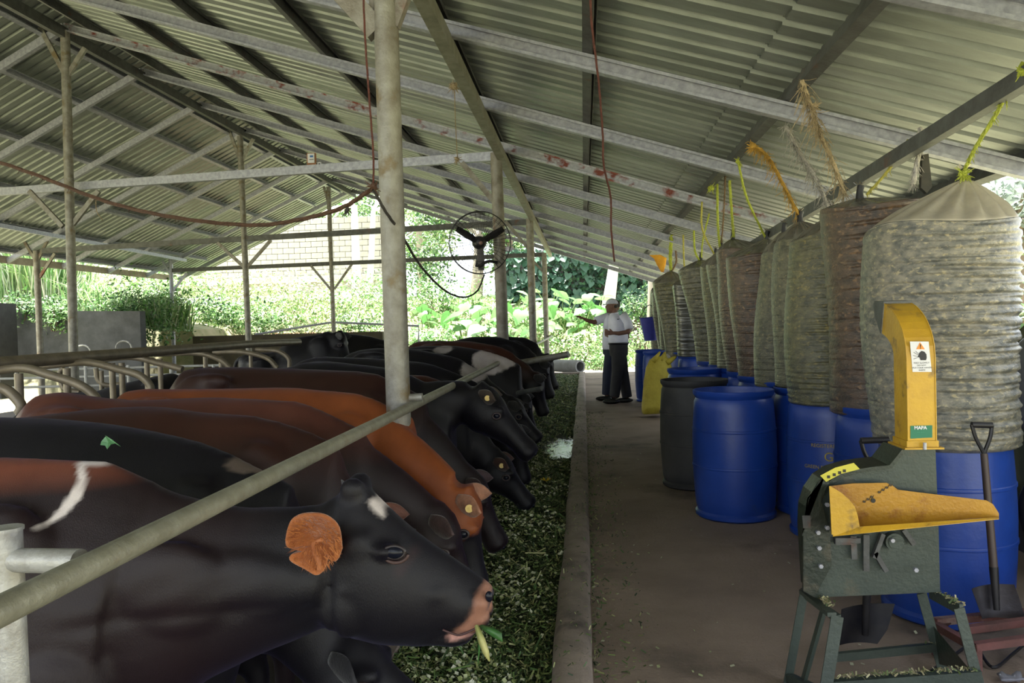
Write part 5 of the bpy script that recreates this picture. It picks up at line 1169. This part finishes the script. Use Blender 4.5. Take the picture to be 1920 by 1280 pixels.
bt_ = bits('chopped_grass', 42000, 1.6, 8, fx, lambda x, y: bed(x, y)+RNG.random(len(x))*.014-.05*(((y-8.4)/.75)**2+((x+.27)/.2)**2 < 1), .007, .034, GP, fb, 1.5); bits('long_blades', 700, 1.6, 9, fx, lambda x, y: bed(x, y)+.012+RNG.random(len(x))*.012, .05, .12, GP, fb, 1.4, .06); bits('chopped_grass', 18000, 7, 19.8, fx, lambda x, y: bed(x, y)+.003+RNG.random(len(x))*.02-.05*(((y-8.4)/.75)**2+((x+.27)/.2)**2 < 1), .02, .055, GP, fb)
n = 8000; y = 1.7+7.5*RNG.random(n)**1.5; x = -.76+.62*RNG.random(n)
keep = (np.sin(x*11+1)+np.sin(y*5.3)+RNG.normal(size=n)*.8) > -.2; x, y = x[keep], y[keep]; n = len(x)
scatter('stem_chips', np.stack([x, y, bed(x, y)+.014], 1), RNG.normal(size=(n, 3))*.4+[0, -.1, 1], RNG.uniform(.010, .022, n)*np.where(y > 4, 1.15, 1), np.array([(.62, .64, .45), (.5, .54, .28), (.7, .7, .55), (.34, .4, .15)])[RNG.integers(0, 4, n)], bits_m, fb, .7, .0, shape='q')
# spilled scraps on kerb and walkway
kx = lambda y, r: -.14+.14*r+0*y; sp_ = bits('fodder_scraps', 700, 1.7, 12, kx, lambda x, y: np.full(len(x), .122), .008, .025, GP, None, 1.3); tag(sp_, 'scraps of chopped grass on the kerb beside the trough', 'fodder')
wx = lambda y, r: .01+.25*r**2.2+.0*y
s2 = bits('floor_scraps', 2600, 1.7, 12, wx, lambda x, y: np.full(len(x), .006), .008, .03, GP, None, 1.5); tag(s2, 'scraps of chopped grass scattered on the walkway along the kerb', 'fodder')
n = 260; x = np.concatenate([.01+.3*RNG.random(150)**2, .3+1.2*RNG.random(n-150)]); y = 1.8+7*RNG.random(n)**1.3
s3 = scatter('floor_chips', np.stack([x, y, np.full(n, .007)], 1), RNG.normal(size=(n, 3))*.3+[0, 0, 1], RNG.uniform(.006, .018, n), np.array([(.5, .5, .35), (.35, .38, .2)])[RNG.integers(0, 2, n)], bits_m, None, .7, 0, shape='q'); tag(s3, 'pale stem chips scattered over the walkway', 'fodder')
m2 = MB(); c = Vector(PZ(1024, 902, .09))
for a in range(6): d = Vector((math.cos(a*1.1), math.sin(a*1.1), .5))*.05; m2.prism([c, c+d*.6+Vector((.008, 0, 0)), c+d, c+d*.6-Vector((.008, 0, 0))], (0, 0, .002))
tag(m2.build('yellow_scrap', mat('yel_scrap', (.7, .5, .03))), 'bright yellow plant scrap in the trough by the black cow muzzle', 'scrap')
pud = MB().lathe((-.30, 4.75, 0), [(.20, .040), (.19, .042), (.001, .042)], 30)
pud.v = [(-.27+(x+.30)*.95, 8.4+(y-4.75)*4.2, z) for x, y, z in pud.v]; o = pud.build('puddle', mat('water', (.04, .04, .045), None, rough=.06, bump=.5, bscale=14, spec=.9), None, 'all'); tag(o, 'shiny wet patch in the trough between fodder', 'water')

# ================================================================== VEGETATION
def shrub(label, c, rad, n, size, pal, cat='bush', name='bush', group=None, stems=True, droop=.3, asp=.45, lx=1.0):
    rad = tuple(q*S for q in rad); size *= 1.25; c = np.array(c); o = empty(name, (c[0], c[1], c[2]-rad[2]*.9)); tag(o, label, cat, group)
    d = RNG.normal(size=(n, 3)); d /= np.linalg.norm(d, axis=1, keepdims=True); r = RNG.random((n, 1))**.35
    lump = 1+.28*np.sin(d[:, :1]*7+c[0]*3)+.22*np.sin(d[:, 2:]*9+c[1]*5)+.15*np.sin(d[:, 1:2]*13)
    p = c+d*r*np.array(rad)*lump; nr = d*.6+RNG.normal(size=(n, 3))*.6+[0, -.2, .6]; pal = np.array(pal)
    scatter('foliage', p, nr, RNG.uniform(size*.6, size*1.4, n), pal[RNG.integers(0, len(pal), n)]*RNG.uniform(.7, 1.3, (n, 1)), leaf_m, o, asp)
    if stems:
        m2 = MB()
        for k in range(6):
            a = k*1.05; t = c+np.array([math.cos(a)*rad[0]*.5, math.sin(a)*rad[1]*.4, rad[2]*.4]); m2.tube([(c[0]+.05*math.cos(a), c[1]+.05*math.sin(a), c[2]-rad[2]*1.05), (c+t)/2-[0, 0, rad[2]*.2], t], [.02, .014, .006], 5)
        m2.build('stem', mat('stem_m', (.10, .07, .04)), o)
    return o
LG = [(.13, .27, .07), (.09, .21, .05), (.20, .33, .12), (.06, .15, .04), (.27, .37, .19)]
DG = [(.035, .09, .03), (.05, .11, .035), (.025, .06, .025), (.07, .13, .04)]
YG = [(.38, .44, .24), (.28, .38, .15), (.50, .50, .36), (.20, .30, .10)]
def at(u, v, Y): return P(u, v, Y*S)
shrub('bushy plants hanging over the right end of the grey retaining wall', at(235, 600, 14.6), (1.0, .6, .75), 3200, .085, LG+DG[:2])
shrub('leafy creeper spilling over the middle of the grey retaining wall', at(45, 577, 13.6), (.75, .35, .28), 1500, .075, LG+DG)
shrub('small leafy clump over the retaining wall right of the left eave post', at(100, 592, 13.5), (.32, .25, .27), 700, .07, LG)
shrub('green bush above the red soil beside the left corner post', at(290, 560, 16.8), (.9, .6, .75), 2200, .10, LG+DG[:1])
shrub('broad green bush right of the left corner post', at(400, 590, 18.3), (1.25, .6, .6), 3000, .10, LG+DG[:2])
shrub('bush behind the middle ridge post', at(500, 605, 18.5), (1.1, .6, .45), 2200, .09, LG)
shrub('yellow-green weeds over the red soil at the corner', at(360, 625, 17.5), (.8, .4, .30), 1400, .07, YG)
shrub('sunlit weedy growth across the middle of the bank', at(430, 550, 21), (2.6, .8, .75), 3600, .10, YG)
shrub('second patch of sunlit weeds on the bank below the block wall', at(560, 560, 21.5), (2.2, .8, .7), 3200, .10, YG)
shrub('sunlit weeds under the farthest ridge post', at(660, 575, 20.5), (1.8, .8, .7), 2800, .09, YG+LG)
shrub('dark-leaved bush beyond the farthest ridge post', at(668, 610, 18.6), (.8, .4, .32), 1400, .08, LG+DG)
shrub('bush against the foot of the block wall', at(690, 545, 23), (1.2, .6, .6), 1500, .09, LG)
shrub('sunlit weeds at the upper left of the bank', at(190, 530, 18), (2.0, .8, .8), 3200, .11, YG)
shrub('weeds on the bank directly below the left roof edge', at(300, 525, 20.5), (1.7, .7, .6), 2200, .10, YG+LG)
shrub('low weeds just beyond the low olive wall', at(575, 620, 17.3), (1.3, .4, .22), 1200, .06, YG)
shrub('bright low weeds right of the far handrail', at(800, 640, 17.6), (1.0, .4, .3), 1300, .07, LG)
shrub('low sunlit weeds left of the standing men', at(1085, 655, 17.8), (1.0, .5, .42), 2200, .08, YG+LG)
shrub('weeds behind the culvert pipe', at(1120, 680, 17.2), (.5, .35, .3), 900, .06, LG)
shrub('greenery right of the standing men', at(1205, 640, 17.6), (.55, .5, .45), 1100, .07, LG+YG)
shrub('shrub under the pale trunk by the farthest bags', at(1195, 580, 19.5), (.5, .5, .45), 900, .09, DG+LG)
shrub('weedy greenery along the foot of the ivy wall', at(1050, 600, 20.5), (1.6, .5, .35), 2200, .10, LG)
shrub('light green bush behind the fan', at(820, 560, 22), (1.4, .7, .8), 2200, .11, LG)
shrub('green bush between the thick post and the fan', at(800, 500, 24), (1.0, .7, 1.2), 2000, .13, LG+DG)
shrub('greenery outside the right side of the shed', at(1905, 620, 6.5), (.8, 1.5, .5), 1500, .08, LG+DG)
# tall grass at upper left
tg = empty('tall_grass', at(60, 560, 15.5)); tag(tg, 'tall reedy grass above the grey retaining wall at far left', 'grass')
m2p = []; n = 2600; bx = RNG.uniform(-60, 330, n); p0 = np.array([P(u, 560, 15.2*S) for u in bx]); p0[:, 1] += RNG.uniform(-.7, 1.0, n); p0[:, 2] = np.array([hz(a, b) for a, b in p0[:, :2]])
hgt = np.where(bx < 130, RNG.uniform(1, 2.7, n), RNG.uniform(.4, 1.2, n)); le = RNG.normal(size=(n, 2))*.35
vs = []; fs = []; cols = []
pal = np.array(LG+YG+[(.30, .36, .26)])
for i in range(n):
    h = hgt[i]; dx, dy = le[i]*h; x, y, z = p0[i]; w_ = .016; k = len(vs)
    vs += [(x-w_, y, z), (x+w_, y, z), (x+dx*.4+w_, y+dy*.4, z+h*.65), (x+dx*.4-w_, y+dy*.4, z+h*.65), (x+dx*1.2, y+dy*1.2, z+h*(.95-.4*abs(le[i][0])))]
    fs += [(k, k+1, k+2, k+3), (k+3, k+2, k+4)]; cols += [pal[i % len(pal)]]*5
mbt = MB().add(vs, fs); o = mbt.build('blades', leaf_m, tg); o['kind'] = 'stuff'
ca = o.data.color_attributes.new('tint', 'FLOAT_COLOR', 'POINT'); c4 = np.ones((len(vs), 4)); c4[:, :3] = np.array(cols); ca.data.foreach_set('color', c4.ravel())
# grass tufts over bank and along ground
n = 16000; x = RNG.uniform(-19, 5, n); y = RNG.uniform(24, 35, n); z = np.array([hz(a, b) for a, b in zip(x, y)])+.05
o = scatter('bank_grass', np.stack([x, y, z], 1), RNG.normal(size=(n, 3))*[1, 1, .3]+[0, -1, .2], RNG.uniform(.15, .5, n), np.array(YG+LG[:2])[RNG.integers(0, 6, n)], leaf_m, None, .12); tag(o, 'sunlit grass covering the bank behind the shed', 'grass')
# trees
bark = mat('bark', (.42, .36, .29), (.28, .24, .19), 5, .85, 0, .6, 15, stretch=(1, 1, .3)); barkd = mat('bark_dark', (.16, .12, .09), (.1, .08, .06), 5, .85, 0, .6, 15)
def tree(label, base, top, r, crown, n, size, pal, m=bark, extra=()):
    r *= S; b = Vector(base); b.z = min(b.z, hz(b.x, b.y)-.1); o = empty('tree', b); tag(o, label, 'tree', 'trees beyond the shed')
    t = Vector(top); MB().tube(crv([b, b.lerp(t, .5)+Vector((.03, 0, 0)), t], 5), [r*(1.25-.5*i/10) for i in range(11)], 12).build('trunk', m, o, True)
    if crown:
        c, rad = crown; rad = tuple(q*S for q in rad); size *= 1.3; c = np.array(c); d = RNG.normal(size=(n, 3)); d /= np.linalg.norm(d, axis=1, keepdims=True)
        nb = 14; bc = RNG.normal(size=(nb, 3)); bc /= np.linalg.norm(bc, axis=1, keepdims=True); bc *= RNG.random((nb, 1))**.4; k = RNG.integers(0, nb, n)
        p = c+(bc[k]*.75+d*.34*RNG.random((n, 1))**.4)*np.array(rad); pal = np.array(pal)
        scatter('crown', p, RNG.normal(size=(n, 3))*.7+[0, 0, .8], RNG.uniform(size*.6, size*1.4, n), pal[RNG.integers(0, len(pal), n)]*RNG.uniform(.7, 1.3, (n, 1)), leaf_m, o, .45)
        m2 = MB()
        for i in range(nb): m2.tube([t, (Vector(c+bc[i]*.4*np.array(rad))+t)/2, Vector(c+bc[i]*.7*np.array(rad))], [r*.35, r*.2, r*.07], 6)
        m2.build('branch', m, o, True)
tree('pale thick tree trunk behind the ivy wall, left of the man in the cap', at(1126, 620, 21), at(1152, 490, 21), .17, (at(1150, 330, 23), (2.2, 1.5, 1.6)), 2500, .16, LG, mat('bark_white', (.75, .72, .66), (.6, .57, .5), 3, .8, 0, .3, 10))
tree('pale rough trunk beside the farthest silage bags', at(1225, 640, 18.5), at(1228, 500, 18.5), .20, (at(1240, 380, 19.5), (1.6, 1.4, 1.2)), 1500, .14, LG, bark)
tree('pinkish trunk seen through the fan cable loop', at(892, 560, 24), at(898, 440, 24), .17, (at(880, 400, 25), (2.2, 1.5, 1.3)), 3500, .16, LG+DG, bark)
tree('tree with white trunk standing before the block wall', at(668, 560, 25.5), at(664, 385, 25.5), .14, (at(610, 385, 32), (3.2, 2, 1.6)), 3600, .16, LG+DG, mat('bark_white', ()))
tree('second white-trunked tree right of the farthest ridge post', at(690, 560, 26), at(700, 395, 26), .11, (at(720, 380, 30), (1.6, 1.5, 1.4)), 1800, .15, LG+DG, mat('bark_white', ()))
tree('leafy tree behind the thick post at right', at(790, 560, 27), at(785, 420, 27), .14, (at(800, 430, 28), (2.0, 1.5, 2.2)), 4200, .17, LG+YG, bark)
tree('green tree right of the fan', at(960, 560, 26), at(955, 440, 26), .13, (at(950, 450, 27), (1.8, 1.5, 1.5)), 3000, .16, DG+LG, barkd)
tree('distant dark-leaved tree above the block wall at left of the gable', at(560, 480, 36), at(565, 420, 36), .2, (at(560, 400, 36), (4.5, 2, 1.6)), 3000, .2, DG+LG, barkd)
tree('feathery tree outside at the upper right corner', at(1905, 560, 9), at(1905, 430, 9), .12, (at(1915, 395, 9), (1.2, 1.6, .7)), 1600, .12, [(.16, .2, .16), (.2, .24, .2)], barkd)
# rock wall with ivy
iw = empty('ivy_wall', at(1070, 580, 22.6)); tag(iw, 'dark shaded rock face covered with heart-shaped ivy leaves beyond the trough', 'wall')
a, b = at(930, 590, 22.6), at(1235, 590, 22.6); zt2 = at(1070, 465, 22.6)[2]; rings = []
for i in range(24):
    x = a[0]+(b[0]-a[0])*i/23; W0 = 22.6*S; rings.append([(x, W0+.1+.12*math.sin(i*1.7), .3), (x, W0+.15*math.sin(i), 1.6), (x, W0+.05+.12*math.sin(i*2.3), 2.9), (x, W0+.3, zt2+.2*math.sin(i*.9)), (x, W0+2, zt2), (x, W0+2, .3)])
MB().loft(rings).build('rock_face', mat('rock', (.10, .085, .08), (.05, .045, .04), 2, .9, 0, 1, 8), iw, True)
ivm = mat('ivy_leaf', (.035, .10, .055), (.025, .065, .04), 3, .45, trans=.1)
def heart(name, s, m, parent, bend=.25):
    out = [(0, -.12), (.22, -.28), (.45, -.2), (.5, .08), (.3, .45), (0, .85), (-.3, .45), (-.5, .08), (-.45, -.2), (-.22, -.28)]
    vs = [(x*s, y*s, -abs(x)*s*bend*.5-(max(y, 0)**2)*s*bend) for x, y in out]+[(0, .2*s, .03*s)]
    me = bpy.data.meshes.new(name); me.from_pydata(vs, [], [(i, (i+1) % 10, 10) for i in range(10)]); me.materials.append(m); me.polygons.foreach_set('use_smooth', [True]*10)
    return me
hv = heart('ivy_leaf', .27, ivm, iw)
for i in range(240):
    u = RNG.uniform(945, 1215); v = RNG.uniform(482, 590); 
    if 1112 < u < 1165 and v > 480 and RNG.random() < .8: continue
    o = bpy.data.objects.new('leaf', hv); COL.objects.link(o); o.parent = iw; o.location = Vector(P(u, v, 22.4*S+RNG.uniform(-.1, .1)))-ORG[iw.name]
    o.rotation_euler = (math.radians(-75+RNG.uniform(-25, 25)), math.radians(RNG.uniform(-30, 30)), math.radians(180*0+RNG.uniform(-25, 25))); s = RNG.uniform(.7, 1.4); o.scale = (s, s, s)
    o.rotation_euler.x = math.radians(-110+RNG.uniform(-25, 25))
n = 3000; uv = np.stack([RNG.uniform(930, 1230, n), RNG.uniform(470, 600, n)], 1); p = np.array([P(u, v, 22.5*S) for u, v in uv]); p[:, 1] += RNG.uniform(-.1, .15, n)
scatter('small_ivy', p, RNG.normal(size=(n, 3))*.5+[0, -1, .3], RNG.uniform(.1, .27, n), np.array([(.03, .085, .045), (.045, .12, .06), (.02, .05, .03)])[RNG.integers(0, 3, n)], leaf_m, iw, .7)
# broad-leaved taro plants, each leaf its own part
tm_ = [mat('taro_leaf', (.09, .22, .06), (.06, .16, .04), 2, .4, trans=.35), mat('taro_leaf_pale', (.17, .31, .12), (.12, .25, .08), 2, .4, trans=.35)]
th = [heart('taro_leaf', .56, m, None, .35) for m in tm_]
spots = [(790, 600, 19), (835, 590, 19.5), (870, 605, 18.6), (905, 590, 19.4), (945, 600, 18.8), (985, 590, 19.6), (1015, 605, 18.5), (1045, 585, 20), (1080, 595, 19.2), (1105, 575, 20.3), (965, 570, 21), (1030, 565, 21.4), (890, 565, 21.2), (820, 620, 18), (925, 625, 18), (1120, 600, 19)]
nm = ['leftmost, beside the thick post', 'second from the thick post', 'below the cable loop', 'left of the rusty post', 'just right of the rusty post', 'before the ivy wall, left part', 'between the two slim far posts', 'tall one before the ivy wall', 'right of the end post, front', 'highest, near the pale trunk', 'upper row behind the rusty post', 'upper row behind the slim posts', 'upper row under the fan', 'low one at the handrail end', 'low one behind the rusty post foot', 'rightmost, beside the standing men']
for (u, v, Y_), t in zip(spots, nm):
    c = Vector(P(u, v, Y_*S)); g = hz(c.x, c.y); o = empty('taro_plant', (c.x, c.y, min(g, c.z-.3))); tag(o, 'broad-leaved taro-like plant, '+t, 'plant', 'broad-leaved plants on the bank'); m2 = MB()
    nl = 11
    for i in range(nl):
        a = 6.283*i/nl+RNG.uniform(-.3, .3); rr = RNG.uniform(.1, .75); tip = c+Vector((rr*math.cos(a), rr*math.sin(a), RNG.uniform(-.5, .5)))
        l = bpy.data.objects.new('leaf', th[RNG.integers(0, 2)]); COL.objects.link(l); l.parent = o; l.location = tip-ORG[o.name]
        l.rotation_euler = (RNG.uniform(-.9, .1), RNG.uniform(-.4, .4), a-math.pi/2+RNG.uniform(-.4, .4)); s = RNG.uniform(.6, 1.15); l.scale = (s, s, s)
        m2.tube([ORG[o.name]+Vector((.03*math.cos(a), .03*math.sin(a), 0)), (ORG[o.name]+tip)/2+Vector((0, 0, .15)), tip], [.018, .014, .008], 4)
    m2.build('stem', mat('taro_stem', (.16, .22, .07)), o)
